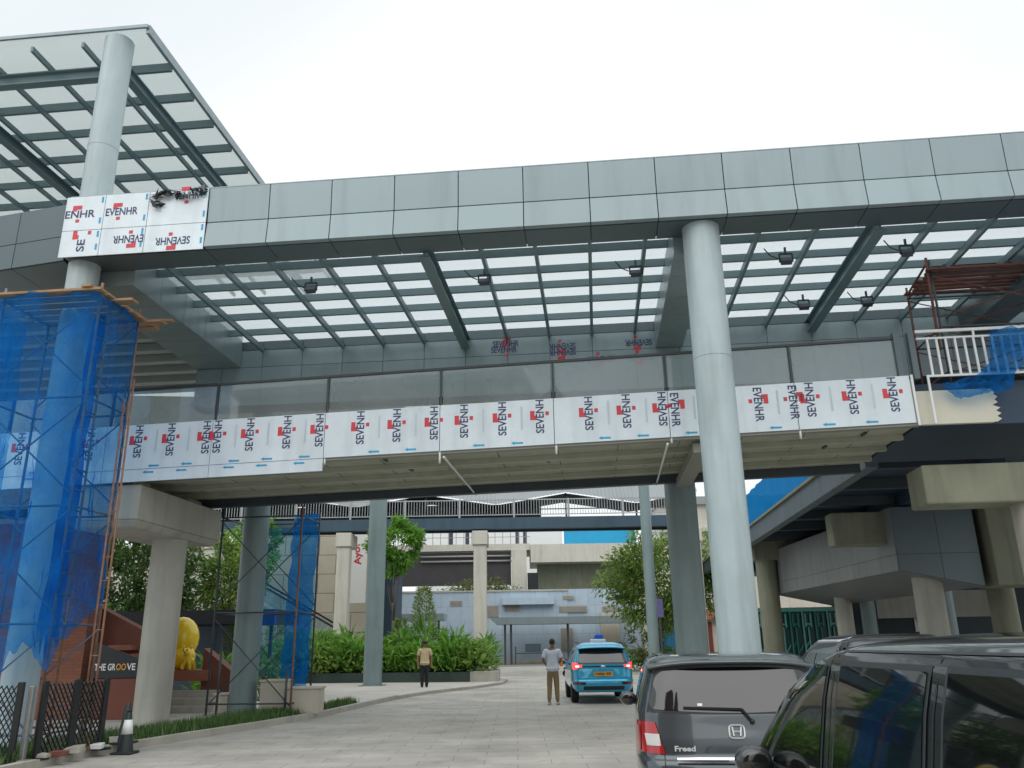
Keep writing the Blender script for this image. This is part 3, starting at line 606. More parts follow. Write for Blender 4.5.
# ================================================================== SCAFFOLDS
def scaffold(label, u0, u1, v0, v1, z0, z1, lifts, mats_, frame='D', rz=0, planks=None, ladder=False, sag=0):
    o = thing('scaffold', label, 'scaffold', ((u0+u1)/2,(v0+v1)/2,z0), frame); k = 0
    for (u, v) in ((u0,v0),(u1,v0),(u1,v1),(u0,v1)):
        c = MB(); c.tube((u,v,z0),(u,v,z1+.25),.026,None,8); c.build('upright', mats_[k % len(mats_)], o); k += 1
    H = (z1-z0)/lifts
    for i in range(lifts+1):
        z = z0+H*i+(.25 if i == 0 else 0)
        for v in (v0, v1):
            c = MB(); c.tube((u0,v,z),(u1,v,z),.02,None,7); c.build('ledger', mats_[0], o)
        for u in (u0, u1):
            c = MB(); c.tube((u,v0,z),(u,v1,z),.02,None,7); c.build('transom', mats_[-1], o)
    for i in range(lifts):
        a, b = z0+H*i+.2, z0+H*(i+1)-.1
        for v in (v0, v1):
            c = MB(); c.tube((u0,v-.03,a),(u1,v-.03,b),.014,None,6); c.tube((u0,v-.06,b),(u1,v-.06,a),.014,None,6); c.build('cross_brace', mats_[-1], o)
    if ladder:
        n = int((z1-z0)/.35)
        for i in range(n):
            z = z0+.3+.35*i; c = MB(); c.tube((u1,v0,z),(u1,v0+.32,z),.014,None,6); c.build('rung', mats_[1 % len(mats_)], o)
        c = MB(); c.tube((u1,v0+.32,z0),(u1,v0+.32,z1),.022,None,7); c.build('ladder_rail', mats_[1 % len(mats_)], o)
    if planks:
        for (p, q, w) in planks:
            c = MB(); c.bar(p, q, w, .045); c.build('plank', WOOD, o)
    return o
pl = [((-10.95,13.0+.27*k,7.90),(-8.74+(.3 if k in (2,6) else 0),13.0+.27*k,7.90),.22) for k in range(8)]+[((-9.0,12.85,7.95),(-8.85,15.0,7.95),.2),((-9.0,14.75,8.0),(-8.35,14.8,8.0),.09)]
scaffold('tall rusty pipe scaffold wrapped in blue netting around the column', -10.75,-8.85,13.1,14.4,.1,7.84,4,[PIPEB,RUST,RUST,PIPEB],planks=pl,ladder=True)
# orange pole pair outside the net
o = thing('ladder', 'long rusty ladder leaning along the netted scaffold down to the black barrier', 'ladder', (-8.3,13.4,.1), 'D')
LD = ((-8.72,14.3,6.6),(-8.02,13.2,.1))
for k, m in ((0,RUST),(.15,PIPE)):
    c = MB(); c.tube((LD[0][0]-k,LD[0][1],LD[0][2]),(LD[1][0]-k,LD[1][1],LD[1][2]),.019,None,8); c.build('ladder_rail', RUST, o)
for i in range(16):
    t = (i+.5)/16; p = Vector(LD[0]).lerp(Vector(LD[1]), t); c = MB(); c.tube(p, p+Vector((-.15,0,0)), .009, None, 6); c.build('rung', RUST, o)
# net around it: front face, right face; ragged lower edge
m_ = MB()
PATHN = [(-11.3,14.6),(-10.9,12.95),(-8.76,12.98),(-8.84,14.42)]; LN = [0,1.7,3.88,5.35]
def netp(s):
    t = s*LN[-1]
    for i in range(3):
        if t <= LN[i+1]+1e-6:
            k = (t-LN[i])/(LN[i+1]-LN[i]); return PATHN[i][0]+(PATHN[i+1][0]-PATHN[i][0])*k, PATHN[i][1]+(PATHN[i+1][1]-PATHN[i][1])*k
def botz(s):
    t = s*LN[-1]; b = crv([(0,1.9),(1.7,1.75),(2.3,1.6),(2.75,1.25),(3.0,1.0),(3.2,1.55),(3.5,1.75),(3.88,1.25),(4.2,1.75),(4.8,2.1),(5.95,2.7)], t)
    return b+.18*mnoise.noise((t*4,0,2))+.10*mnoise.noise((t*11,3,2))
def fnet(a, b):
    x, y = netp(a); z0 = botz(a); zt_ = 7.86+.1*math.sin(a*31)*.5; z = z0+(zt_-z0)*b
    w = 1-.55*b; dx = (.16*mnoise.noise((a*9,z*.6,0))+.09*mnoise.noise((a*34,z*1.1,4))+.07*abs(mnoise.noise((a*20+z*1.5,z*2.5,9))))*w
    return (x+dx, y-abs(dx)*1.2-.02, z)
m_.grid(fnet, 220, 120)
tag(m_.build('scaffold_net', NET, frame='D'), 'large ragged blue net wrapped around the tall scaffold and column', 'scaffold net')
# a second dense strip of net gathered inside the right corner
m_ = MB()
def fn2(a, b):
    z = 1.75+.45*mnoise.noise((a*7,1,2))*(1-b)+5.9*b; u = -8.98-.5*a*(1.1-b*.3)+.07*mnoise.noise((b*6,a*2,8)); return (u, 13.5+.25*a+.10*mnoise.noise((a*4,b*8,5)), z)
m_.grid(fn2, 30, 70)
tag(m_.build('scaffold_net', NETD, frame='D'), 'gathered strip of darker blue net inside the corner of the scaffold', 'scaffold net')
# the second scaffold with a narrow net
sc2 = scaffold('bare dark scaffold poles around the grey-green column by the planter boxes', -9.3,-7.25,19.95,21.3,.1,4.75,2,[DARKST,RUST,DARKST,DARKST])
m_ = MB()
m_.grid(lambda a, b: (-7.95+.66*a+.10*b+.07*mnoise.noise((a*3,b*9,1)), 21.0+.12*math.sin(a*7)+.10*mnoise.noise((a*5,b*12,3)), .55+.2*mnoise.noise((a*4,2,1))*(1-b)+4.4*b), 24, 90)
tag(m_.build('scaffold_net', sheetmat('blue_netting_narrow', (.012,.20,.58), .45, .5, tint=(.35,.68,1.0), var=.25, scale=2, weave=.15), frame='D'), 'narrow blue net strip hanging beside the planter boxes', 'scaffold net')
m_ = MB()
m_.grid(lambda a, b: (-9.0+1.6*a, 21.6+.08*mnoise.noise((a*5,b*6,9)), .9+3.8*b), 20, 40)
tag(m_.build('scaffold_net', sheetmat('thin_blue_netting', (.01,.18,.42), .74, .5, tint=(.55,.82,.97), var=.12, scale=1), frame='D'), 'sheer blue-green net between the grey-green column and the narrow strip', 'scaffold net')
# right scaffold on the bridge deck
pl = [((6.95+.05*(k%3),15.95+.205*k,8.72),(10.2,15.95+.205*k,8.72+.02*(k%3)),.12) for k in range(7)]
RUSTD = mat('rusty_pipe_dark', (.17,.075,.055), .75, .1, .35, 6)
scaffold('scaffold with red-brown plank platform under the canopy, on the deck end', 7.05,9.9,16.0,17.3,6.31,8.66,2,[DARKST,RUSTD],planks=[])
o = [x for x in COL.objects if x.name.startswith('scaffold') and x.get('category') == 'scaffold'][-1]
REDW = mat('red_plank', (.17,.075,.06), .8, 0, .3, 3)
for p, q, w_ in pl:
    c = MB(); c.bar(p, q, w_, .04); c.build('plank', REDW, o)
for k in range(3):
    c = MB(); c.bar((7.3+1.2*k,15.9,8.78),(7.3+1.2*k,17.4,8.78),.05,.05); c.build('putlog', DARKST, o)
c = MB(); c.tube((6.95,16.0,7.0),(7.0,16.0,9.0),.03,None,8); c.tube((7.05,16.0,8.95),(6.9,16.9,8.6),.025,None,7); c.build('guard_post', RUSTD, o)

# ================================================================== BARRIERS, CONE, RUBBLE
def barrier(label, p, q, grp=None):
    d = Vector(q)-Vector(p); L = d.length; o = local_thing('expanding_barrier', label, 'barrier', (*p,.1), math.atan2(d.y,d.x))
    H = 1.08
    for x in (0, L*.5, L):
        w = .09 if x != L*.5 else .12
        c = MB(); c.box(x-w/2,-.03,0,x+w/2,.03,H); c.build('post', BLACKM, o, bevel=.008)
    for a, b in ((.06,L*.5-.07),(L*.5+.07,L-.06)):
        n = 6; st = (b-a)/n; c = MB()
        for i in range(n):
            for j in range(8):
                x0, x1 = a+st*i, a+st*(i+1); z0 = .06+j*.122
                y = .012 if (i+j) % 2 else -.012
                c.bar((x0,.008,z0),(x1,.008,z0+.122),.024,.008); c.bar((x0,-.008,z0+.122),(x1,-.008,z0),.024,.008)
        c.build('lattice', BLACKM, o)
    c = MB(); c.box(-.1,-.15,-.0,.1,.15,.03); c.box(L-.1,-.15,0,L+.1,.15,.03); c.build('foot', BLACKM, o)
    return o
barrier('black expanding lattice barrier beside the traffic cone', (-7.0,12.95), (-6.66,14.15))
barrier('black expanding lattice barrier in front of the netted column, cut by the picture edge', (-8.35,12.62), (-7.2,12.66))
o = thing('gate_post', 'grey metal post standing between the two black barriers', 'post', (-7.1,12.78,.1)); c = MB(); c.box(-7.135,12.74,.1,-7.065,12.82,1.12); c.build('post', PIPE, o, bevel=.01); c = MB(); c.box(-7.24,12.63,.1,-6.98,12.93,.13); c.build('foot', PIPE, o)
for (x, y, tone, l) in ((-6.35,14.4,1,'black traffic cone with white collar standing on the road by the kerb'),(-6.52,14.72,0,'dark traffic cone half hidden behind the white-collared cone')):
    o = thing('traffic_cone', l, 'cone', (x,y,.125 if not tone else .004)); z = .125 if not tone else .004
    c = MB(); c.box(x-.17,y-.17,z,x+.17,y+.17,z+.035); c.build('base', RUBBER, o, bevel=.012)
    c = MB(); c.lathe((x,y,z+.035),[(.125,0),(.045,.58),(.03,.60)]); c.build('cone_body', mat('cone_green' if tone else 'cone_dark', (.016,.026,.026), .5), o, sharp=40)
    if tone:
        c = MB(); c.lathe((x,y,z+.30),[(.092,0),(.06,.215)]); c.build('white_collar', WHITEP, o)
        c = MB(); c.lathe((x,y,z+.63),[(.02,0),(.045,.012),(.045,.02),(.0,.03)]); c.build('tip', RUBBER, o)
rng = random.Random(11)
for i, (x, y, s, m, l) in enumerate(((-6.72,13.5,.13,KERB,'broken kerb block lying on the kerb by the lattice barrier'),(-6.62,14.0,.10,WHITEP,'small white stone lying on the kerb near the cone'),(-6.78,13.15,.12,BRICKP,'red brick fragment nearest the camera on the kerb'),(-6.6,14.75,.16,KERB,'grey kerb fragment lying behind the white-collared cone'),(-6.9,13.0,.09,KERB,'small grey rubble piece beside the barrier foot'))):
    c = MB(); q = [Vector((x+rng.uniform(.7,1)*s*a, y+rng.uniform(.7,1)*s*b, .128+ (rng.uniform(.5,.9)*s if k else 0))) for k in (0,1) for a, b in ((-1,-1),(1,-1),(1,1),(-1,1))]
    c.hexa(q); tag(c.build('stone', m, bevel=.01), l, 'stone')

# ================================================================== LEFT TERRACE
bw = thing('brick_building', 'red brick wall building behind the blue netted scaffold', 'building', (-13,20.6,.1))
c = MB(); c.box(-20,20.2,.1,-10.15,20.7,4.6); c.build('brick_wall', BRICK, bw)
c = MB(); c.box(-20,20.15,4.602,-10.1,20.75,4.72); c.build('coping', CONC, bw)
tr = thing('brick_terrace', 'stepped terracotta terrace wall with black triangular sign panel', 'terrace', (-9,21.5,.1))
c = MB(); c.prism([(-10.4,20.9,.1),(-8.42,20.9,.1),(-8.42,20.9,1.5),(-9.0,20.9,2.0),(-10.4,20.9,2.7)], (0,.4,0)); c.build('sloped_wall', BRICKP, tr)
c = MB(); c.box(-9.7,20.0,.1,-8.25,20.86,.98); c.build('lower_wall', BRICKP, tr, bevel=.02)
c = MB(); c.box(-9.7,20.45,1.60,-9.15,20.88,1.72); c.build('ledge', BRICKL, tr)
c = MB(); c.box(-9.15,20.45,1.42,-8.5,20.88,1.52); c.build('ledge', BRICKL, tr)
c = MB(); c.prism([(-9.78,19.98,1.0),(-8.3,19.98,1.0),(-8.3,19.98,1.26),(-9.78,19.98,1.78)], (0,.06,0)); sg_ = c.build('sign_panel', SIGNB, tr)
t = MB(); x0 = -9.74
for wd, ww, mi in (('THE', .26, 0), ('GR', .175, 0), ('OO', .23, 1), ('VE', .20, 0)):
    put_text(t, wd, (x0,19.974,1.16), (1,0,0), (0,0,1), ww, .15, mi, .02); x0 += ww + (.05 if wd == 'THE' else .015)
t.build('lettering', [SIGNW, AMBER], sg_)
c = MB(); c.prism([(-8.2,22.6,.1),(-7.45,22.6,.1),(-7.45,22.6,1.05),(-8.2,22.6,1.62)], (0,.5,0)); c.build('side_wall', BRICKP, tr)
c = MB(); c.box(-9.2,22.4,.82,-7.95,23.3,1.08); c.build('ledge', BRICKL, tr)
for k in range(3):
    c = MB(); c.box(-9.2,21.6+.25*k,.1,-7.6,21.85+.25*k,.26+.17*k); c.build('step', CONC, tr)
# yellow sculpture: large rounded balloon body with a little dog-like animal before it
ys = thing('yellow_sculpture', 'glossy yellow sculpture of big rounded beast with small animal in front', 'sculpture', (-8.9,23,1.08))
c = MB(); c.ball((-9.02,23.12,1.88),(.46,.42,.56)); c.ball((-8.92,23.0,1.40),(.36,.32,.34)); c.build('large_body', YELLOW, ys)
def skinned(name, parent, pts, edges, m, sub=2, root=0, loc=None):
    me = bpy.data.meshes.new(name); og = ORG[parent.name] if parent is not None else (0,0,0)
    me.from_pydata([(p[0]-og[0],p[1]-og[1],p[2]-og[2]) for p in pts], edges, []); me.materials.append(m)
    o = bpy.data.objects.new(name, me); COL.objects.link(o); ORG[o.name] = og
    if parent is not None: o.parent = parent
    s = o.modifiers.new('Skin', 'SKIN'); s.use_smooth_shade = True; s.branch_smoothing = .3
    sv = me.skin_vertices[0].data
    for i, p in enumerate(pts): 
        r = p[3]; sv[i].radius = r if hasattr(r, '__len__') else (r, r); sv[i].use_root = (i == root)
    ss = o.modifiers.new('Subdivision', 'SUBSURF'); ss.levels = sub; ss.render_levels = sub
    return o
X0, Y0, Z0 = -8.62, 22.75, 1.08
pts = [(X0,Y0+.12,Z0+.22,.10),(X0,Y0,Z0+.24,.10),(X0,Y0-.13,Z0+.26,.09),(X0,Y0-.18,Z0+.36,.08),(X0,Y0-.22,Z0+.47,.115),(X0,Y0-.33,Z0+.43,.055),
       (X0-.09,Y0-.15,Z0+.12,.05),(X0-.09,Y0-.16,Z0+.0,.05),(X0+.09,Y0-.15,Z0+.12,.05),(X0+.09,Y0-.16,Z0+.0,.05),(X0-.09,Y0+.14,Z0+.12,.055),(X0-.09,Y0+.14,Z0,.05),(X0+.09,Y0+.14,Z0+.12,.055),(X0+.09,Y0+.14,Z0,.05),(X0,Y0+.24,Z0+.32,.03),(X0,Y0+.28,Z0+.42,.025)]
skinned('small_animal', ys, pts, [(0,1),(1,2),(2,3),(3,4),(4,5),(2,6),(6,7),(2,8),(8,9),(0,10),(10,11),(0,12),(12,13),(0,14),(14,15)], YELLOW, 2, 1)
for sx in (-1, 1):
    c = MB(); c.ball((X0+sx*.10,Y0-.2,Z0+.57),(.035,.03,.055)); c.build('ear', YELLOW, ys)
    c = MB(); c.ball((X0+sx*.05,Y0-.325,Z0+.50),.022); c.build('eye', SIGNB, ys)
c = MB(); c.ball((X0,Y0-.39,Z0+.45),.022); c.build('nose', SIGNB, ys)
# planter boxes
for (x0, y0, x1, y1, h_, l) in ((-6.15,20.9,-5.55,21.5,.72,'taller beige planter box at the end of the grass strip'),(-5.5,20.75,-4.72,21.45,.55,'lower beige planter box beside the blue net strip'),(-7.35,21.2,-7.0,21.6,.42,'smallest beige concrete block beside the grey-green column')):
    o = thing('planter_box', l, 'planter', ((x0+x1)/2,(y0+y1)/2,.1)); c = MB(); c.box(x0,y0,.1,x1,y1,.1+h_); c.build('box', BEIGE, o, bevel=.015); c = MB(); c.box(x0-.03,y0-.03,.1+h_+.001,x1+.03,y1+.03,.15+h_); c.build('rim', BEIGE, o, bevel=.01)
# thin posts near the boxes
for (x, y, h_, l) in ((-6.95,20.3,1.75,'thin dark post on the grass near the smallest block'),(-5.42,20.5,1.0,'thin black post in front of the lower planter box')):
    o = thing('thin_post', l, 'post', (x,y,.1)); c = MB(); c.tube((x,y,.1),(x,y,.1+h_),.028,None,8); c.build('post', DARKST, o); c = MB(); c.tube((x,y,.1),(x,y,.12),.09,None,12); c.build('foot', DARKST, o)
# dark awning behind the sculpture
aw = thing('kiosk_awning', 'long low dark kiosk awning behind the yellow sculpture', 'awning', (-11,29,0.1))
c = MB(); c.box(-17,28,2.38,-7.9,31,2.82); c.build('roof', mat('awning_dark', (.018,.022,.03), .6), aw)
for x in (-16.5,-12.6,-9.9,-8.05):
    c = MB(); c.box(x-.05,28.1,.1,x+.05,28.2,2.378); c.build('post', NAVYST, aw)
c = MB(); c.box(-8.6,27.7,2.3,-7.85,27.98,2.78); c.build('blue_end', mat('awning_blue', (.01,.05,.30), .5), aw)
c = MB(); c.box(-17,30.9,.1,-9.5,30.98,2.378); c.build('back_panel', mat('kiosk_blue', (.15,.22,.32), .5), aw)

# ================================================================== FAR BACKGROUND
FRAIL = mat('far_rail_grey', (.36,.38,.39), .5, .1, .08, 2)
fb = thing('far_footbridge', 'far navy footbridge with pale grey railing and folded corrugated roof', 'footbridge', (-5,46,7.4))
c = MB(); c.box(-34,45,7.62,9.9,45.35,8.22); c.build('front_girder', mat('girder_navy', (.035,.075,.11), .5, 0, .15, .5, stain=.2), fb)
c = MB(); c.box(-34,45.36,8.0,9.9,48.5,8.25); c.build('deck', DARKST, fb)
c = MB(); c.box(-34,48.51,7.9,9.9,48.8,8.22); c.build('rear_girder', NAVYST, fb)
c = MB(); c.box(-34,48.55,8.26,1.6,48.58,9.5); c.build('shade_backing', mat('far_shade_backing', (.16,.18,.19), .6, 0, .25, .4), fb)  # added dark sheet for the roof shade behind the railing
for yy in (45.15, 48.6):
    c = MB(); c.box(-34,yy-.02,9.18,9.9,yy+.02,9.24); c.box(-34,yy-.02,8.36,9.9,yy+.02,8.41); c.build('handrail', FRAIL, fb)
c = MB()
for i in range(292):
    x = -34+.15*i; c.box(x-.016,45.14,8.41,x+.016,45.165,9.18)
tag(c.build('baluster', FRAIL, fb), kind='stuff')
for i in range(15):
    x = -33+3*i; c = MB(); c.box(x-.05,45.1,8.22,x+.05,45.2,9.26); c.build('railing_post', FRAIL, fb)
CORR = mat('corrugated_roof', (.26,.285,.30), .5, .2, .08, .5); RK = 3.9
c = MB()
def rz_(x): t = ((x+1.0)/RK) % 2; t = t if t < 1 else 2-t; return 9.0+.62*t
def froof(a, b):
    x = -34+44.2*a; z0 = rz_(x); return (x, 45.3+3.2*b, z0*(1-b)+12.4*b+.012*math.cos(x*2*PI/.22))
c.grid(froof, 1600, 3, smooth=False); c.build('roof_sheet', CORR, fb)
c = MB(); c.grid(lambda a, b: (-34+44.2*a, 45.4+3.2*b, rz_(-34+44.2*a)-.05), 180, 2, smooth=False, flip=True); c.build('roof_soffit', NAVYST, fb)
for x in (-32.2,-24.4,-16.6,-8.8,-4.9,-1.0,2.9,6.8,9.6):
    c = MB(); c.tube((x,45.6,8.25),(x,45.6,rz_(x)),.05,None,8); c.build('roof_post', DARKST, fb)
for x, l in ((-9.25,'pale concrete column with square head beside the white banner'),(-1.87,'pale concrete column with square head above the green planter end'),(9.72,'pale concrete column seen between two steel columns, right of the leafy tree'),(-16.5,'pale concrete column seen right of the T-shaped pier')):
    o = thing('concrete_column', l, 'column', (x,45.2,.004)); c = MB(); c.box(x-.35,44.85,.004,x+.35,45.55,6.75); c.build('shaft', CONCW, o, bevel=.05)
    c = MB(); c.box(x-.42,44.75,6.752,x+.42,46.6,7.49); c.build('head', CONCW, o, bevel=.03)
# low building with hoarding cladding
hb = thing('clad_building', 'low pale blue-grey panelled building across the end of the road', 'building', (0,75,0))
c = MB(); c.box(-13,75,.004,4.6,80,6.05); c.box(4.61,75.1,.004,12,80,6.2); c.build('wall', HOARD, hb)
c = MB(); c.box(-13.1,74.9,6.052,4.65,80,6.2); c.build('parapet', CONC, hb)
c = MB(); c.box(-1.2,74.3,4.9,3.4,75.0,5.5); c.build('step_band', HOARD, hb)
for (x0, z0, x1, z1) in ((-5.8,4.9,-4.7,5.35),(-2.6,3.9,-1.5,4.9),(-1.0,4.35,.4,5.0),(4.2,5.3,5.2,5.65),(3.8,4.2,6.3,4.75),(7.6,4.3,9.0,4.7),(3.9,1.0,5.0,2.9)):
    c = MB(); c.box(x0,74.93,z0,x1,74.995,z1); f_ = c.build('window', CONC, hb); c = MB(); c.box(x0+.06,74.91,z0+.06,x1-.06,74.928,z1-.06); c.build('pane', WINP, f_)
c = MB(); c.box(-3.35,74.93,.1,-2.75,74.99,3.2); c.build('door', NAVYD, hb)
c = MB(); c.box(7.4,74.2,.004,9.0,75.05,4.1); c.build('beige_bay', BEIGE, hb)
for (x0, x1, y0, z0, l, posts) in ((-2.2,9.5,70,3.15,'long grey flat-roofed shelter behind the man and the teal car',(-.9,-.4,4.3)),(-10.4,-5.9,70,3.55,'pale flat-roofed shelter behind the slim column and hedge',(-10.1,-8.2,-6.4))):
    o = thing('shelter', l, 'shelter', ((x0+x1)/2,71.5,0)); c = MB(); c.hexa([(x0+.6,y0+.1,z0),(x1,y0+.1,z0),(x1,y0+3,z0),(x0+.6,y0+3,z0),(x0,y0,z0+.55),(x1,y0,z0+.55),(x1,y0+3.2,z0+.55),(x0,y0+3.2,z0+.55)]); c.build('roof', ACP, o)
    for px in posts:
        c = MB(); c.box(px-.09,y0+.8,.004,px+.09,y0+1.0,z0); c.build('post', DARKST, o)
o = thing('notice_board', 'dark board on a low rail under the long shelter', 'board', (1.3,71.2,0)); c = MB(); c.box(.75,71.1,.95,2.05,71.2,1.6); c.build('board', mat('board_slate', (.06,.10,.13), .5), o)
c = MB(); c.box(-.1,71.15,.82,3.0,71.22,.9); c.box(-.1,71.12,.004,0,71.22,1.4); c.box(2.8,71.12,.004,2.9,71.22,.82); c.build('rail', DARKST, o)
for x, y, w_, h_, l in ((-.4,74.2,8,.35,'wide concrete step at the foot of the clad building'),):
    o = thing('step', l, 'step', (x,y,0)); c = MB(); c.box(x-w_/2,73.6,.004,x+w_/2,74.2,h_); c.build('tread', CONC, o); c = MB(); c.box(x-w_/2,73.0,.004,x+w_/2,73.598,h_*.5); c.build('tread', CONC, o)
# viaducts and hoardings behind
v1 = thing('viaduct', 'pale concrete viaduct with dark girder behind the clad building', 'viaduct', (0,87,0))
c = MB(); c.box(-30,85,10.75,1.6,92,11.4); c.build('deck_edge', CONCW, v1)
c = MB(); c.box(1.62,84.5,9.45,30,92,11.25); c.build('box_girder', CONCW, v1)
c = MB(); c.box(-11.5,85.3,7.35,-.4,86,10.6); c.build('dark_girder', mat('girder_black', (.045,.04,.045), .6, 0, .2, 1), v1)
for z in (9.7,10.2): 
    c = MB(); c.tube((-9.6,85.1,z),(1.2,85.1,z),.11,None,8); c.build('service_pipe', PIPE, v1)
c = MB(); c.box(2.3,87,6.6,30,87.5,9.44); c.build('shaded_wall', CONCD, v1)
c = MB(); c.box(-.35,84.6,6.2,1.2,86.5,10.7); c.build('pier_head', CONCW, v1); c = MB(); c.box(-.2,84.8,.004,1.0,86.2,6.19); c.build('pier', CONC, v1)
c = MB(); c.box(1.25,84.2,6.3,2.3,84.3,8.4); c.box(1.25,84.2,6.2,2.35,86,6.29); c.build('platform', BLACKM, v1)
c = MB()
for i in range(20): x = -14+.8*i; c.box(x-.03,85.2,11.4,x+.03,85.26,12.8)
c.box(-14,85.2,12.75,1.6,85.26,12.82); c.box(-14,85.2,12.1,1.6,85.26,12.15); c.build('railing_lattice', PIPE, v1)
for x in (-6.6,-4.9,.3,1.1):
    c = MB(); c.box(x-.2,86,11.4,x+.2,86.4,15); c.build('mast', DARKST, v1)
o = tag((lambda c: (c.box(-12,104,.1,6,104.3,17), c.build('hoarding', WHITEP))[1])(MB()), 'tall white hoarding behind the viaduct railing', 'hoarding')
o = tag((lambda c: (c.box(5.4,90.2,11.2,13.2,90.5,14.2), c.build('hoarding', HOARDB))[1])(MB()), 'bright blue hoarding on the viaduct above the concrete girder', 'hoarding')
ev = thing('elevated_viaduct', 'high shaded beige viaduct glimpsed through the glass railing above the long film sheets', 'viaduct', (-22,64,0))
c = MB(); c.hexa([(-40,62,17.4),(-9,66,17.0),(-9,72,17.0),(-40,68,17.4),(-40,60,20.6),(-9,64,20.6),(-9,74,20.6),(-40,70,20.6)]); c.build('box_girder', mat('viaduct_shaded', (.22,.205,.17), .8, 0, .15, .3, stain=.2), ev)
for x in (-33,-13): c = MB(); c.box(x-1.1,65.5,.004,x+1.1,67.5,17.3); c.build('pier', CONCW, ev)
st = thing('station_block', 'pale grey station block behind the tall front column and ramp bridge', 'building', (24,84,0))
c = MB(); c.box(14.5,82,.004,40,90,14.6); c.build('wall', CONCW, st)
c = MB(); c.box(14.3,81.6,14.602,40,90,15.4); c.build('roof_edge', CORR, st)
for k in range(6): c = MB(); c.box(15.4+3.0*k,81.9,9.0,17.6+3.0*k,81.99,11.2); c.build('window', WINP, st)
c = MB(); c.box(14.4,81.5,11.9,40,81.99,12.3); c.build('ledge', CONC, st)
# beige building with banner and stairs on the left
bb = thing('panelled_building', 'beige panelled building behind the escalator and white banner', 'building', (-14,58,0))
c = MB(); c.box(-17.2,56,.1,-9.2,62,10.5); c.build('wall', BEIGEP, bb); c = MB(); c.box(-19,57,.1,-17.21,62,10.5); c.build('side_wall', CONCW, bb)
c = MB(); c.box(-9.19,57,.1,-8.3,62,8.0); c.build('glazed_corner', NAVYST, bb)
c = MB(); c.box(-12.6,55.9,2.7,-11.9,55.99,3.6); c.build('vent', CONC, bb)
bn = thing('banner', 'tall white banner with red script hanging by the pale column', 'banner', (-10.2,55,4.4)); c = MB(); c.box(-10.85,54.97,4.3,-9.75,55.0,8.9); c.build('cloth', SIGNW, bn)
t = MB(); put_text(t, 'Ayo!', (-9.95,54.96,6.75), (-.12,0,1), (-1,0,-.12), 1.35, .62, 0, .03); t.build('lettering', RED, bn)
c = MB(); c.tube((-10.9,54.985,8.95),(-9.7,54.985,8.95),.04,None,8); c.build('hanging_rod', PIPE, bn)
es = thing('escalator_stair', 'descending stair with glass balustrade behind the grey-green column', 'stairs', (-13,48,.1))
c = MB(); c.prism([(-17.5,48.2,5.6),(-9.6,48.2,1.3),(-9.6,48.2,.8),(-17.5,48.2,5.0)], (0,2.2,0)); c.build('flight', CONCW, es)
for yy in (48.0, 50.5):
    c = MB(); c.bar((-17.5,yy,6.7),(-9.6,yy,2.3),.09,.1); c.build('handrail', BLACKM, es); c = MB(); c.prism([(-17.5,yy,6.6),(-9.6,yy,2.2),(-9.6,yy,1.3),(-17.5,yy,5.6)], (0,.03,0)); c.build('glass_side', GLASSR, es)
for k in range(7):
    x = -16.8+1.15*k; z = 6.6-(x+17.5)*.557; c = MB(); c.box(x-.04,47.95,z-1.1,x+.04,48.03,z); c.build('baluster', PIPE, es)
c = MB(); c.box(-9.6,48,.1,-7.6,50.6,.9); c.build('landing', CONC, es)
gb = thing('grey_building', 'plain grey building behind the dark trees beside the pale column', 'building', (-22,60,0)); c = MB(); c.box(-30,60,.1,-19.5,66,8.4); c.build('wall', CONCW, gb); c = MB(); c.box(-29,59.95,1,-20.5,59.99,3.5); c.build('window', WINP, gb); c = MB(); c.box(-30.2,59.8,8.402,-19.4,66,8.7); c.build('parapet', CONC, gb)
# signs seen between the steel columns
for (x, y, z0, w_, h_, m, l, wd) in ((14.6,50,2.2,.55,1.0,HOARDB,'small blue road sign behind the tall front column','P'),(8.05,47.5,2.9,.4,1.0,mat('poster_violet',(.14,.13,.30),.5),'violet poster board between the leafy tree and thick column',None)):
    o = thing('sign_board', l, 'sign', (x,y,.004)); c = MB(); c.box(x-w_/2,y,z0,x+w_/2,y+.05,z0+h_); c.build('board', m, o); c = MB(); c.box(x-.05,y+.06,.004,x+.05,y+.16,z0+h_); c.build('post', DARKST, o)
sh = thing('shop_building', 'distant pale shop building behind the leafy tree and steel columns', 'building', (14,66,0)); c = MB(); c.box(10.5,66,.004,28,72,7.2); c.build('wall', CONCW, sh)
for k in range(4): c = MB(); c.box(11.2+2.2*k,65.9,.6,12.9+2.2*k,65.98,3.0); c.build('window', mat('shop_glass_%d' % k, ((.03,.14,.26),(.2,.06,.05),(.05,.1,.12),(.03,.12,.22))[k], .1), sh)
c = MB(); c.box(10.5,65.4,3.2,28,65.98,3.9); c.build('fascia', BRICKL, sh)

# what stands behind the camera and shows only in the car glass
rb = thing('brick_building', 'tall red brick building behind the camera, mirrored in the grey car rear glass', 'building', (-9,-16,.004))
c = MB(); c.box(-24,-22,.004,-5.5,-15,17); c.prism([(-5.5,-22,.004),(-1.5,-22,.004),(-1.5,-22,13),(-3.4,-22,16.5),(-5.5,-22,15)], (0,6.5,0)); c.build('wall', BRICK, rb)
for k in range(4):
    for j in range(4): c = MB(); c.box(-22+4.2*k,-14.99,2+3.6*j,-19.6+4.2*k,-14.9,4.2+3.6*j); c.build('window', WINP, rb)
c = MB(); c.box(-24.3,-22.3,17.002,-5.3,-14.7,17.5); c.build('coping', CONC, rb)
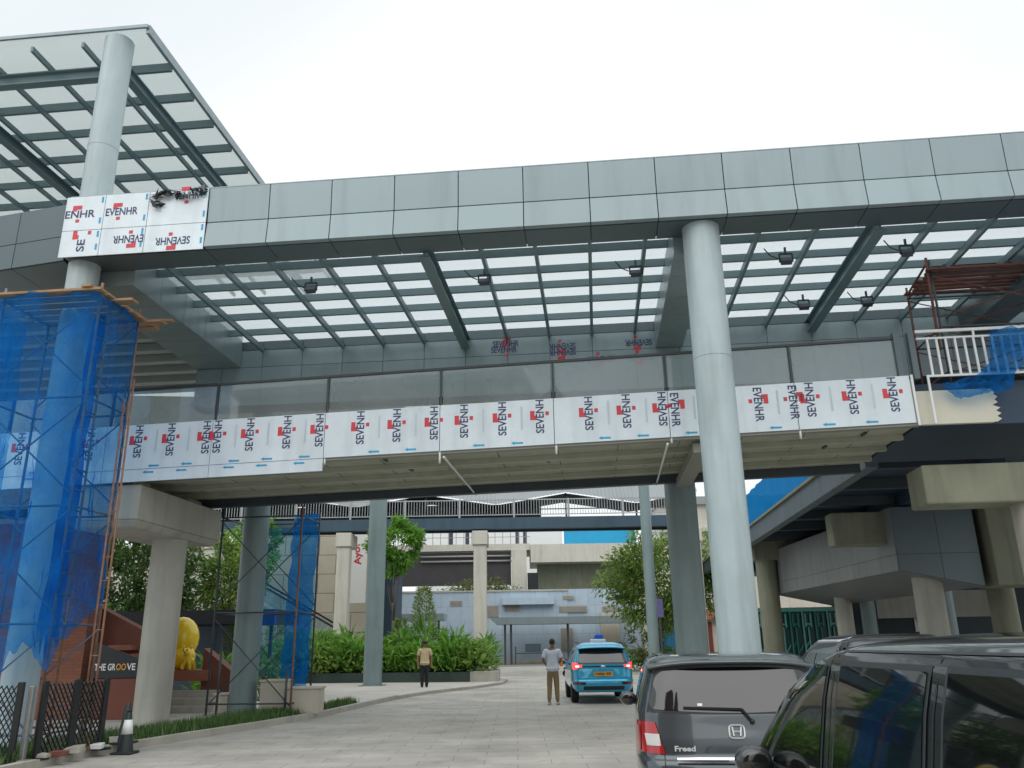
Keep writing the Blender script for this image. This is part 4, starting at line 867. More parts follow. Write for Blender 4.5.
# ================================================================== VEGETATION
def leaf(mb, p, d, n, l, w, mi=0, fold=.25):
    """one pointed leaf: base p, direction d, normal n"""
    d = d.normalized(); s = d.cross(n).normalized()*w/2; m = p+d*l*.45; up = d.cross(s).normalized()*(-w*fold)
    mb.add([p, m+s+up, p+d*l, m-s+up, m], [(0,1,4),(1,2,4),(2,3,4),(3,0,4)], mi)
def rvec(r): 
    while True:
        v = Vector((r.uniform(-1,1), r.uniform(-1,1), r.uniform(-1,1)))
        if .05 < v.length < 1: return v
def crown_mesh(r, c, rad, nclump, nleaf, size, flat=.8, fill=.35):
    """clumps of leaves spread through an uneven ellipsoid"""
    mb = MB(); c = Vector(c); cl = []
    for i in range(nclump):
        v = rvec(r); v = v.normalized()*(fill+(1-fill)*v.length**.6)
        cl.append((Vector((v.x*rad[0], v.y*rad[1], v.z*rad[2]))*r.uniform(.75,1.08), r.uniform(.16,.32)*max(rad)))
    for p, q in cl:
        for k in range(nleaf):
            v = rvec(r)*q; v.z *= flat; out = (p+v).normalized()*.5+rvec(r)*.8+Vector((0,0,-.15)); nn = (Vector((0,0,1))+rvec(r)*.7)
            leaf(mb, c+p+v, out, nn, size*r.uniform(.7,1.3), size*.45)
    return mb, [c+p for p, q in cl]
def tree(label, x, y, z, ch, rad, nclump, nleaf, size, lm, tr=.12, seed=1, group=None, flowers=None, lean=(0,0)):
    r = random.Random(seed); o = thing('tree', label, 'tree', (x,y,z), 'W', group); cc = Vector((x+lean[0],y+lean[1],z+ch))
    mb, cl = crown_mesh(r, cc, rad, nclump, nleaf, size); 
    if flowers:
        for p in flowers: 
            for k in range(10): leaf(mb, Vector(p)+rvec(r)*.22, rvec(r), rvec(r), .16, .12, 1)
    mb.build('crown', [lm, BRICKL], o)
    t = MB(); base = Vector((x,y,z)); n = 7; pts = []
    top = cc - Vector((0,0,rad[2]*.2))
    for i in range(n+1):
        k = i/n; pts.append(base.lerp(top,k)+Vector((.05*math.sin(i*1.7+seed),.05*math.cos(i*2.1),0))*min(1,i))
    for i in range(n): t.tube(pts[i], pts[i+1], tr*(1-.75*i/n), tr*(1-.75*(i+1)/n), 8)
    for q in r.sample(cl, min(len(cl), 14)):
        b = pts[r.randint(n//2, n-1)]; mid = b.lerp(q,.5)+Vector((0,0,.1)); t.tube(b, mid, tr*.32, tr*.2, 6); t.tube(mid, q, tr*.2, tr*.06, 6)
    t.build('trunk', BARK, o)
    return o
tree('dense dark green tree behind the T-shaped pier', -15.3,34,.1,4.2,(2.7,1.8,2.3),120,60,.30,LEAFD,.16,1)
tree('paler green tree between the T-shaped pier and pale column', -12.2,36,.1,4.0,(1.3,1.2,2.1),60,50,.28,LEAFM,.11,2)
tree('small green tree behind the scaffold poles left of the grey-green column', -13.6,44,.1,6.6,(1.2,1.2,1.5),36,44,.32,LEAFB,.11,3)
tree('leafy tree glimpsed through the sheer net behind the stair', -16.6,53.5,.1,6.6,(1.6,1.2,1.5),30,28,.3,LEAFB,.12,12)
tree('slim young bright green tree behind the slim grey column', -5.75,40,.3,5.95,(1.2,1.0,1.3),56,56,.27,LEAFB,.075,4)
tree('bushy leafy tree with reddish blossoms behind the steel columns', 8.35,52,.004,5.25,(3.8,2.2,2.9),125,60,.36,LEAFM,.15,5,flowers=[(8.2,50.2,7.6),(6.9,50.1,4.9),(9.2,50.1,7.0)],lean=(.9,0))
tree('small shrubby tree at the foot of the leafy tree', 7.3,50,.004,1.5,(1.3,.9,1.0),30,34,.22,LEAFO,.06,6)
mb, _ = crown_mesh(random.Random(8), (-3.2,82,6.6), (3.6,1.2,.75), 60, 34, .32, fill=.1); hg = thing('hedge', 'olive green hedge along the roof under the dark girder', 'hedge', (-3.2,82,6)); mb.build('foliage', LEAFO, hg)
c = MB(); c.box(-7,81.3,5.8,.6,82.6,6.25); c.build('trough', CONC, hg)
# planter with broad-leaved plants
PLN = [(-10.6,39.4),(-9.6,38.2),(-6.4,37.6),(-3.0,37.2),(-.9,37.0)]
pb = thing('planter_bed', 'long low dark green planter kerb with pale stone end', 'planter', (-5,38.6,.1))
c = MB(); c.hexa([(-12.5,38.6,.1),(-2.0,37.1,.1),(-2.0,41,.1),(-12.5,42,.1),(-12.5,38.6,.5),(-2.0,37.1,.5),(-2.0,41,.5),(-12.5,42,.5)]); c.build('kerb', DGREEN, pb)
c = MB(); c.hexa([(-1.99,37.08,.004),(-.75,36.95,.004),(-.75,40,.004),(-1.99,40.5,.004),(-1.99,37.08,.52),(-.75,36.95,.52),(-.75,40,.52),(-1.99,40.5,.52)]); c.build('stone_end', CONC, pb, bevel=.02)
def broad_mesh(seed, h, n, l, w, spread):
    r = random.Random(seed); mb = MB()
    for i in range(n):
        a = r.random()*2*PI; rr = spread*r.random()**.6; b = Vector((rr*math.cos(a)*1.0, rr*math.sin(a)*.8, h*r.uniform(.05,.95)*(1-.35*(rr/spread)**2)))
        el = r.uniform(-.35,1.1); d = Vector((math.cos(a)*math.cos(el), math.sin(a)*math.cos(el), math.sin(el)))+rvec(r)*.35
        leaf(mb, b, d, Vector((0,0,1))+rvec(r)*.5, l*r.uniform(.6,1.25), w*r.uniform(.7,1.2))
    s = MB()
    for i in range(7):
        a = r.random()*2*PI; s.tube((0,0,0),(spread*.6*math.cos(a),spread*.5*math.sin(a),h*.75),.02,.008,6)
    return mb, s
plants = []
for k, (h, n, l, w, sp, m) in enumerate(((1.25,240,.42,.13,.75,LEAFB),(1.1,260,.38,.15,.8,LEAFM),(1.4,220,.5,.13,.7,LEAFB))):
    o = local_thing('broadleaf_plant', 'broad-leaved bushy green plant growing in the long dark planter bed', 'plant', (0,0,.5), 0, 'plants in the long planter bed')
    a, b = broad_mesh(20+k, h, n, l, w, sp); ORG[o.name] = (0,0,0); a.build('foliage', m, o); b.build('stem', STEMM, o); plants.append(o)
rng = random.Random(4); cnt = 0
for row in range(3):
    for i in range(14):
        t = (i+.5*(row % 2)+.2)/14; x = -11.8+10.6*t+rng.uniform(-.15,.15); y = 38.9-1.3*t+row*.95+rng.uniform(-.1,.1)
        o = plants[cnt % 3] if cnt < 3 else copy_tree(plants[rng.randrange(3)])
        s = rng.uniform(.8,1.2)*(1.0+.12*row); o.location = (x, y, .48); o.rotation_euler = (0,0,rng.random()*6.28); o.scale = (s,s,s*rng.uniform(.85,1.1)); cnt += 1
# yellow-green bamboo-like shrubs rising over the bed
def wispy(label, x, y, z, h, rad, n, m, seed):
    r = random.Random(seed); o = thing('feathery_shrub', label, 'shrub', (x,y,z)); mb = MB()
    for i in range(n):
        k = r.random()**.8; a = r.random()*2*PI; rr = rad*(1-k*.72)*r.random()**.5; p = Vector((x+rr*math.cos(a), y+rr*math.sin(a), z+.1+h*k))
        leaf(mb, p, Vector((math.cos(a),math.sin(a),.6))+rvec(r)*.7, rvec(r)+Vector((0,0,.6)), .2*r.uniform(.6,1.3), .055)
    mb.build('foliage', m, o); t = MB()
    for i in range(5): a = i*1.3; t.tube((x+.1*math.cos(a),y+.1*math.sin(a),z),(x+rad*.35*math.cos(a),y+rad*.35*math.sin(a),z+h*.9),.022,.008,6)
    t.build('stem', STEMM, o)
wispy('tall yellow-green feathery shrub rising behind the guard', -4.35,40.2,.5,3.6,.95,1500,LEAFY,31)
wispy('shorter yellow-green feathery shrub between slim column and tall shrub', -5.45,40.4,.5,2.2,.75,800,LEAFY,32)
wispy('yellow-green feathery shrub by the escalator stair foot', -11.6,41.4,.5,2.5,.85,800,LEAFY,33)
wispy('pale yellow-green feathery shrub behind the yellow sculpture', -9.6,29.6,.1,2.5,.9,800,LEAFY,34)
for k, (x, y, h, l) in enumerate(((-9.3,27.0,1.3,'broad-leaved green plant behind the sculpture steps by the awning post'),(-8.0,27.4,1.1,'broad-leaved green plant left of the grey-green column under the awning'))):
    c = copy_tree(plants[k]); c.location = (x,y,.1); c.scale = (1.1,1.1,1.1); c['label'] = l; c['group'] = 'plants under the awning'
for k, (x, y, s, l) in enumerate(((6.6,51,1.0,'green plant beside the taxi under the leafy tree'),(9.2,50,1.2,'green plant between the thin and thick steel columns'),(13.8,52,.8,'low clipped plant under the blue road sign'),(15.6,52,.8,'low clipped plant right of the blue road sign'))):
    c = copy_tree(plants[k % 3]); c.location = (x,y,.0); c.scale = (s*1.3,s*1.3,s); c['label'] = l; c['group'] = 'far plants by the road'
# ================================================================== VEHICLES (local: x right, y forward, rear end near y = 0)
class Shell:
    def __init__(s, sl, n=9.0): s.sl, s.n = sl, n; s.ym = (sl[2][2]+sl[2][3])*.5
    def at(s, z):
        sl = s.sl
        if z <= sl[0][0]: return sl[0][1:]
        for a, b in zip(sl, sl[1:]):
            if z <= b[0]:
                k = (z-a[0])/(b[0]-a[0]); return tuple(a[i]+(b[i]-a[i])*k for i in (1,2,3))
        return sl[-1][1:]
    def mid(s, z):
        w, yr, yf = s.at(z); return min(s.ym, (yr+yf)/2)
    def rear(s, x, z, e=.004):
        w, yr, yf = s.at(z); m = s.mid(z); q = min(.97, abs(x)/w); k = (1-q**s.n)**(1/s.n); return (x, m-(m-yr)*k-e, z)
    def front(s, x, z, e=.004):
        w, yr, yf = s.at(z); m = s.mid(z); q = min(.97, abs(x)/w); k = (1-q**s.n)**(1/s.n); return (x, m+(yf-m)*k+e, z)
    def side(s, y, z, sg, e=.004):
        w, yr, yf = s.at(z); m = s.mid(z); h_ = (m-yr) if y < m else (yf-m); q = min(.995, abs(y-m)/h_); return (sg*(w*(1-q**s.n)**(1/s.n)+e), y, z)
    def body(s, N=88, up=3):
        mb = MB(); zs = []
        for a, b in zip(s.sl, s.sl[1:]): zs += [a[0]+(b[0]-a[0])*i/up for i in range(up)]
        zs.append(s.sl[-1][0]); vs = []
        for z in zs:
            w, yr, yf = s.at(z); m = s.mid(z)
            for i in range(N):
                t = 2*PI*(i+.5)/N; c, q = math.cos(t), math.sin(t); e = 2/s.n
                t2 = abs(c)**e, abs(q)**e
                # even spacing: blend superellipse point with straight runs
                x = w*math.copysign(t2[0], c); y = m+((yf-m) if q > 0 else (m-yr))*math.copysign(t2[1], q); vs.append((x,y,z))
        fs = [(j*N+i, j*N+(i+1)%N, (j+1)*N+(i+1)%N, (j+1)*N+i) for j in range(len(zs)-1) for i in range(N)]
        mb.add(vs, fs, 0, True); k = len(zs)-1
        H = N//2
        top = [k*N+i for i in range(N)]
        for i in range(H//1-1):
            a, b = top[i], top[i+1]; c_, d_ = top[(N-2-i)], top[(N-1-i)]
            if len({a,b,c_,d_}) == 4 and i < H-1: mb.f.append([a,b,c_,d_]); mb.m.append(0); mb.sm.append(True)
        mb.f.append([i for i in range(N)][::-1]); mb.m.append(0); mb.sm.append(False)
        return mb
    def patch(s, kind, lo, hi, zb, zt, sg=1, e=.004, nu=14, nv=8, mi=0, mb=None):
        """lo, hi: functions of t (0 bottom, 1 top) for the horizontal limits; zb, zt functions of s"""
        mb = mb or MB(); F = lambda f, q: f(q) if callable(f) else f
        def fn(a, b):
            z = F(zb,a)*(1-b)+F(zt,a)*b; h_ = F(lo,b)*(1-a)+F(hi,b)*a
            return s.rear(h_, z, e) if kind == 'rear' else s.front(h_, z, e) if kind == 'front' else s.side(h_, z, sg, e)
        mb.grid(fn, nu, nv, mi); return mb
def round_lim(v, r): return lambda t: v - r*(max(0, 1-t/.22)**2 + max(0, (t-.78)/.22)**2)
def wheels(o, pts, r=.32, w=.2):
    for x, y in pts:
        c = MB(); sg = 1 if x > 0 else -1
        c.lathe((0,0,0),[(r*.55,-w/2),(r*.93,-w/2),(r,-w*.3),(r,w*.3),(r*.93,w/2),(r*.55,w/2)],24); c.v = [(x+q[2], y+q[0], r+q[1]) for q in c.v]; t = c.build('wheel', TYRE, o, sharp=40)
        c = MB(); c.lathe((0,0,0),[(r*.56,-w*.36),(r*.5,w*.40),(r*.1,w*.5)],20); c.v = [(x+q[2]*sg, y+q[0], r+q[1]) for q in c.v]; c.build('rim', RIM, t, sharp=40)
def mirror(o, x, y, z, m, sg, gm=None):
    c = MB(); c.ball((x,y,z),(.095,.075,.075)); c.bar((x-sg*.02,y+.02,z-.03),(x-sg*.24,y+.03,z-.05),.06,.05); a = c.build('side_mirror', m, o); c = MB(); c.ball((x,y-.066,z),(.074,.014,.055)); c.build('mirror_glass', gm or AUTOGL, a)

BADGE = mat('badge_silver', (.62,.64,.65), .3, .3, .03, 4)
# ---- grey MPV seen from behind
S = Shell([(.20,.74,.12,4.0),(.28,.80,.03,4.06),(.45,.838,0,4.1),(.655,.845,.01,4.1),(.685,.842,.055,4.06),(.80,.84,.07,3.95),(.92,.835,.10,3.6),(1.03,.82,.125,3.25),(1.22,.775,.185,2.9),(1.40,.715,.26,2.45),(1.445,.685,.29,2.3),(1.472,.64,.33,2.15),(1.49,.54,.45,1.95),(1.497,.34,.7,1.7)], 8.)
o = local_thing('grey_car', 'dark grey family van seen from behind with roof spoiler and rear wiper', 'car', (1.80,7.25,0), R(-8))
S.body(104).build('body', CARGREY, o)
S.patch('rear', lambda t: -.775+.115*t, lambda t: .775-.115*t, lambda q: 1.03-.015*math.sin(PI*q), 1.41, e=.004, nu=30, nv=12).build('window_surround', TRIMBK, o)
gl = S.patch('rear', lambda t: -round_lim(.725-.10*t,.05)(t), lambda t: round_lim(.725-.10*t,.05)(t), lambda q: 1.055-.03*math.sin(PI*q), lambda q: 1.355+.03*math.sin(PI*q), e=.009, nu=30, nv=14).build('rear_window', AUTOGL, o)
c = MB(); c.bar(S.rear(.13,.965,.02),S.rear(.06,1.055,.03),.022,.018); c.bar(S.rear(.06,1.055,.03),S.rear(-.42,1.068,.022),.014,.018); c.ball(S.rear(.135,.96,.012),.022); c.build('wiper', TRIMBK, o)
# spoiler
c = MB()
def sp(a, b):
    x = -.70+1.40*a; q = abs(x)/.70; t = 2*PI*b; y0 = .18+.10*q**3
    return (x, y0+.10*math.cos(t)*(1-.25*q**4)+.08, 1.425+.028*math.sin(t)-.045*q**3.)
c.grid(sp, 30, 14); c.build('spoiler', CARGREY, o)
c = MB(); c.grid(lambda a, b: (-.66+1.32*a,   .20+.10*abs(-1+2*a)**3, 1.385+.022*b-.045*abs(-1+2*a)**3), 24, 2); c.build('spoiler_lip', TRIMBK, o)
for sg in (-1, 1):
    a_ = S.patch('rear', (lambda t: -.815+.0*t) if sg < 0 else (lambda t: .595+.03*t*0), (lambda t: -.595-.07*t) if sg < 0 else (lambda t: .815), lambda q: .715, lambda q: .955, e=.012, nu=12, nv=10)
    if sg > 0: a_ = S.patch('rear', lambda t: .595+.07*t, lambda t: .815, .715, .955, e=.012, nu=12, nv=10)
    tl = a_.build('tail_lamp', LAMPR, o)
    S.patch('rear', (lambda t: -.74-.015*t) if sg < 0 else .625, (lambda t: -.625-.01*t) if sg < 0 else (lambda t: .74+.015*t), .775, .865, e=.016, nu=8, nv=5).build('clear_lens', LAMPC, tl)
    S.patch('side', 0.62, 1.28, lambda q: 1.06, lambda q: 1.33-.02*q, sg, .004, 10, 6).build('side_window', AUTOGLB, o)
    S.patch('side', 1.36, 2.2, lambda q: 1.055, lambda q: 1.345, sg, .004, 10, 6).build('side_window', AUTOGLB, o)
    S.patch('side', .26, .42, .72, .92, sg, .01, 8, 6).build('lamp_side', LAMPR, o)
    mirror(o, sg*.91, 2.55, 1.0, CARGREY, sg)
    c = MB(); c.bar((sg*.60,.7,1.475),(sg*.60,2.2,1.475),.03,.02); c.build('roof_rail', TRIMBK, o)
S.patch('rear', -.50, .50, .655, .695, e=.022, nu=16, nv=4).build('chrome_garnish', CHROME, o)
S.patch('rear', -.24, .24, .50, .61, e=.012, nu=6, nv=3).build('number_plate', TRIMBK, o)
for sg in (-1, 1): S.patch('rear', sg*.60-.003, sg*.60+.003, .62, .715, e=.006, nu=2, nv=5).build('tailgate_gap', RUBBER, o)
c = MB(); zc = .885
def emb(x0, z0, x1, z1, w=.013): p, q = S.rear(x0,z0,.014), S.rear(x1,z1,.014); c.bar(p, q, .012, w, up=(0,1,0))
for k in range(16):
    t0, t1 = 2*PI*k/16, 2*PI*(k+1)/16; f = lambda t: (.062*math.copysign(abs(math.cos(t))**.45, math.cos(t)), zc+.05*math.copysign(abs(math.sin(t))**.45, math.sin(t))); emb(*f(t0), *f(t1), .009)
for x in (-1, 1): emb(x*.026, zc-.034, x*.036, zc+.036)
emb(-.028, zc+.0, .028, zc+.0, .013)
c.build('emblem', BADGE, o)
c = MB(); put_text(c, 'Freed', S.rear(-.515,.735,.012), (1,0.02,0), (0,.12,1), .17, .042, 0, .03); c.build('badge', BADGE, o)
wheels(o, ((-.72,.85),(.72,.85),(-.72,3.3),(.72,3.3)), .30)
S.patch('rear', -.3, -.26, 1.08,1.10, e=.012, nu=2, nv=2).build('window_sticker', SIGNW, o)

FRAMEG = mat('window_frame_grey', (.05,.06,.065), .35, .2, .05, 2)
# ---- black van close on the right
V = Shell([(.22,.78,.08,4.95),(.5,.85,0,5.05),(.8,.86,0,5.06),(.95,.855,.02,4.95),(1.03,.845,.03,4.52),(1.12,.83,.04,4.40),(1.36,.785,.08,4.0),(1.50,.745,.12,3.62),(1.545,.72,.15,3.42),(1.575,.67,.2,3.25),(1.598,.58,.3,3.0),(1.612,.44,.5,2.7),(1.617,.25,.8,2.4)], 15.)
o = local_thing('black_van', 'glossy black van parked closest to the camera with dark reflective side windows', 'van', (2.07,.52,0), R(-1.0))
V.body(112).build('body', CARBLK, o)
for sg in (-1, 1):
    win = [(lambda t: .45+.05*t, 2.20), (2.345, 3.135), (3.30, lambda t: 4.32-.70*t**1.3)]
    for lo, hi in win:
        V.patch('side', (lambda t, lo=lo: (lo(t) if callable(lo) else lo)-.022), (lambda t, hi=hi: (hi(t) if callable(hi) else hi)+.022), 1.0, 1.513, sg, .004, 16, 10).build('window_frame', FRAMEG, o)
        V.patch('side', lo, hi, 1.02, 1.492, sg, .008, 16, 10).build('side_window', AUTOGLB, o)
    V.patch('side', .3, 3.2, 1.548, 1.556, sg, .006, 30, 2).build('drip_rail', TRIMBK, o)
    for y in (2.28, 3.22): V.patch('side', y-.004, y+.004, .4, 1.535, sg, .003, 2, 12).build('door_gap', RUBBER, o)
    for y in (2.55, 3.35): 
        c = MB(); c.bar(V.side(y,.90,sg,.03), V.side(y+.16,.90,sg,.03), .025, .03); c.build('door_handle', CHROME, o)
    mirror(o, sg*.95, 4.0, 1.02, CARBLK, sg, AUTOGL)
    V.patch('rear', sg*.62, sg*.82, .8, 1.2, e=.01).build('tail_lamp', LAMPR, o); V.patch('front', sg*.5, sg*.8, .72, .88, e=.01).build('headlamp', LAMPC, o)
V.patch('front', -.66, .66, 1.08, 1.48, e=.006, nu=20, nv=8).build('windscreen', AUTOGL, o)
V.patch('rear', -.62, .62, 1.05, 1.45, e=.006, nu=20, nv=8).build('rear_window', AUTOGLB, o)
wheels(o, ((-.74,.85),(.74,.85),(-.74,4.1),(.74,4.1)), .32)

# ---- teal taxi
def hatch(name, label, cat, loc, rz, paint, lit=False, taxi=False, grp=None, H=1.0):
    T = Shell([(.30*H,.78,.10,4.25),(.40*H,.85,.03,4.35),(.58*H,.875,0,4.4),(.64*H,.872,.05,4.35),(.88*H,.868,.09,4.0),(1.02*H,.845,.13,3.35),(1.3*H,.755,.34,2.75),(1.46*H,.69,.47,2.35),(1.55*H,.62,.56,2.1),(1.6*H,.48,.72,1.9),(1.615*H,.28,.9,1.7)], 8.)
    o = local_thing(name, label, cat, loc, rz, grp); T.body(80).build('body', paint, o)
    T.patch('rear', lambda t: -.74+.06*t, lambda t: .74-.06*t, 1.03*H, 1.46*H, e=.004, nu=20).build('window_surround', TRIMBK, o)
    T.patch('rear', lambda t: -round_lim(.68-.06*t,.05)(t), lambda t: round_lim(.68-.06*t,.05)(t), 1.07*H, 1.38*H, e=.008, nu=20).build('rear_window', AUTOGL, o)
    c = MB(); c.grid(lambda a, b: (-.66+1.32*a, .40+.12*math.cos(2*PI*b)+.06*abs(2*a-1)**3, (1.47+.028*math.sin(2*PI*b)-.03*abs(2*a-1)**3)*H), 20, 12); c.build('spoiler', paint, o)
    for sg in (-1, 1):
        f = lambda a, b: (min(a*sg,b*sg), max(a*sg,b*sg))
        l_, h_ = f(.58,.84); T.patch('rear', l_, h_, lambda q: (.90 if (q > .5) == (sg > 0) else .95)*H, lambda q: (1.07 if (q > .5) == (sg > 0) else 1.02)*H, e=.012, nu=12).build('tail_lamp', LAMPRL if lit else LAMPR, o)
        if lit:
            l_, h_ = f(.66,.76); T.patch('rear', l_, h_, .955*H, 1.0*H, e=.017, nu=4, nv=3).build('lit_lamp', mat('lamp_glow%d' % sg, (.9,.3,.25), .3, emit=(1,.35,.3), estr=3.5), o)
        l_, h_ = f(.50,.84); T.patch('rear', l_, h_, .50*H, .57*H, e=.01).build('bumper_vent', TRIMBK, o)
        l_, h_ = f(.62,.80); T.patch('rear', l_, h_, .515*H, .545*H, e=.016).build('reflector', LAMPR, o)
        T.patch('side', .75, 1.55, 1.06*H, 1.40*H, sg, .005).build('side_window', AUTOGLB, o); T.patch('side', 1.62, 2.6, 1.06*H, 1.40*H, sg, .005).build('side_window', AUTOGLB, o)
        mirror(o, sg*.98, 2.75, 1.05*H, paint, sg)
        if taxi: c = MB(); c.bar((sg*.60,.75,1.60*H),(sg*.60,2.2,1.60*H),.035,.03); c.build('roof_rail', TRIMBK, o)
    T.patch('front', -.62, .62, 1.06*H, 1.42*H, e=.006).build('windscreen', AUTOGL, o)
    T.patch('rear', -.58, .58, .955*H, .985*H, e=.012, nu=12, nv=2).build('dark_trim_bar', TRIMBK, o)
    T.patch('rear', lambda t: -.44+.16*t, lambda t: .44-.16*t, .70*H, .90*H, e=.006, nu=12, nv=5).build('plate_recess', mat(name+'_recess', tuple(q*.8 for q in paint.node_tree.nodes['Mix'].inputs[6].default_value[:3]), .4, .2), o)
    T.patch('rear', -.56, .56, .36*H, .46*H, e=.008).build('lower_bumper', TRIMBK, o)
    pl_ = T.patch('rear', -.26, .26, .72*H, .835*H, e=.014, nu=6, nv=3).build('number_plate', PLATEO if taxi else TRIMBK, o)
    if taxi:
        t = MB(); put_text(t, '1006 90', T.rear(-.21,.748*H,.02), (1,0,0), (0,.1,1), .42, .065, 0, .02); t.build('plate_lettering', TRIMBK, pl_)
        c = MB(); c.box(-.20,1.35,1.60*H,.24,1.6,1.70*H); c.build('roof_sign', SIGNW, o, bevel=.02)
        c = MB(); c.ball((.05,1.47,1.775*H),(.13,.06,.085)); c.prism([(-.16,1.44,1.70*H),(.0,1.44,1.72*H),(-.02,1.44,1.80*H)], (0,.06,0)); c.prism([(.06,1.44,1.70*H),(.26,1.44,1.71*H),(.12,1.44,1.78*H)], (0,.06,0)); c.build('roof_emblem', mat('emblem_blue', (.01,.12,.55), .4), o)
    c = MB(); c.ball(T.rear(0,.97*H,.012),(.07,.012,.03)); c.build('badge', CHROME, o)
    wheels(o, ((-.76,.85),(.76,.85),(-.76,3.4),(.76,3.4)), .33)
    return o
hatch('teal_taxi', 'teal taxi with lit red tail lamps and orange number plate', 'taxi', (2.40,23.95,.004), 0, CARTEAL, True, True)
hatch('dark_car', 'dark car roof showing beyond the grey car and the black van', 'car', (4.5,9.7,.004), R(-6), CARBLK, H=1.02)
hatch('white_car', 'white car behind the plants seen through the sheer net', 'car', (-15.6,53,.1), R(70), CARWHT, grp=None)
hatch('white_car', 'white car behind the hedge by the pale shelter', 'car', (-5.2,56,.004), R(80), CARWHT, H=1.05)
# red scooter beside the standing man
o = local_thing('red_scooter', 'red motor scooter parked beyond the standing man and the taxi', 'scooter', (1.68,29.5,.004), R(-12))
wheels(o, ((0,.28),(0,1.45)), .25, .10)
c = MB(); c.grid(lambda a, b: (.14*math.cos(2*PI*b)*(1-.4*a), .1+.95*a, .62-.12*a+.12*math.sin(2*PI*b)), 10, 14); c.build('body', CARTEAL if False else mat('scooter_red', (.45,.02,.03), .3, coat=1), o)
c = MB(); c.bar((0,.95,.35),(0,1.3,1.0),.22,.06); c.build('leg_shield', LAMPR, o, bevel=.02); c = MB(); c.grid(lambda a, b: (.12*math.cos(2*PI*b), .15+.7*a, .78+.05*math.sin(2*PI*b)), 8, 12); c.build('seat', TRIMBK, o)
c = MB(); c.bar((-.32,1.25,1.03),(.32,1.25,1.03),.03,.03); c.ball((0,1.32,.98),.09); c.build('handlebar', TRIMBK, o)
c = MB(); c.bar((-.1,.9,.32),(.1,.9,.32),.5,.04); c.build('floorboard', TRIMBK, o); c = MB(); c.tube((0,1.45,.25),(0,1.28,.95),.03,None,8); c.build('fork', CHROME, o)
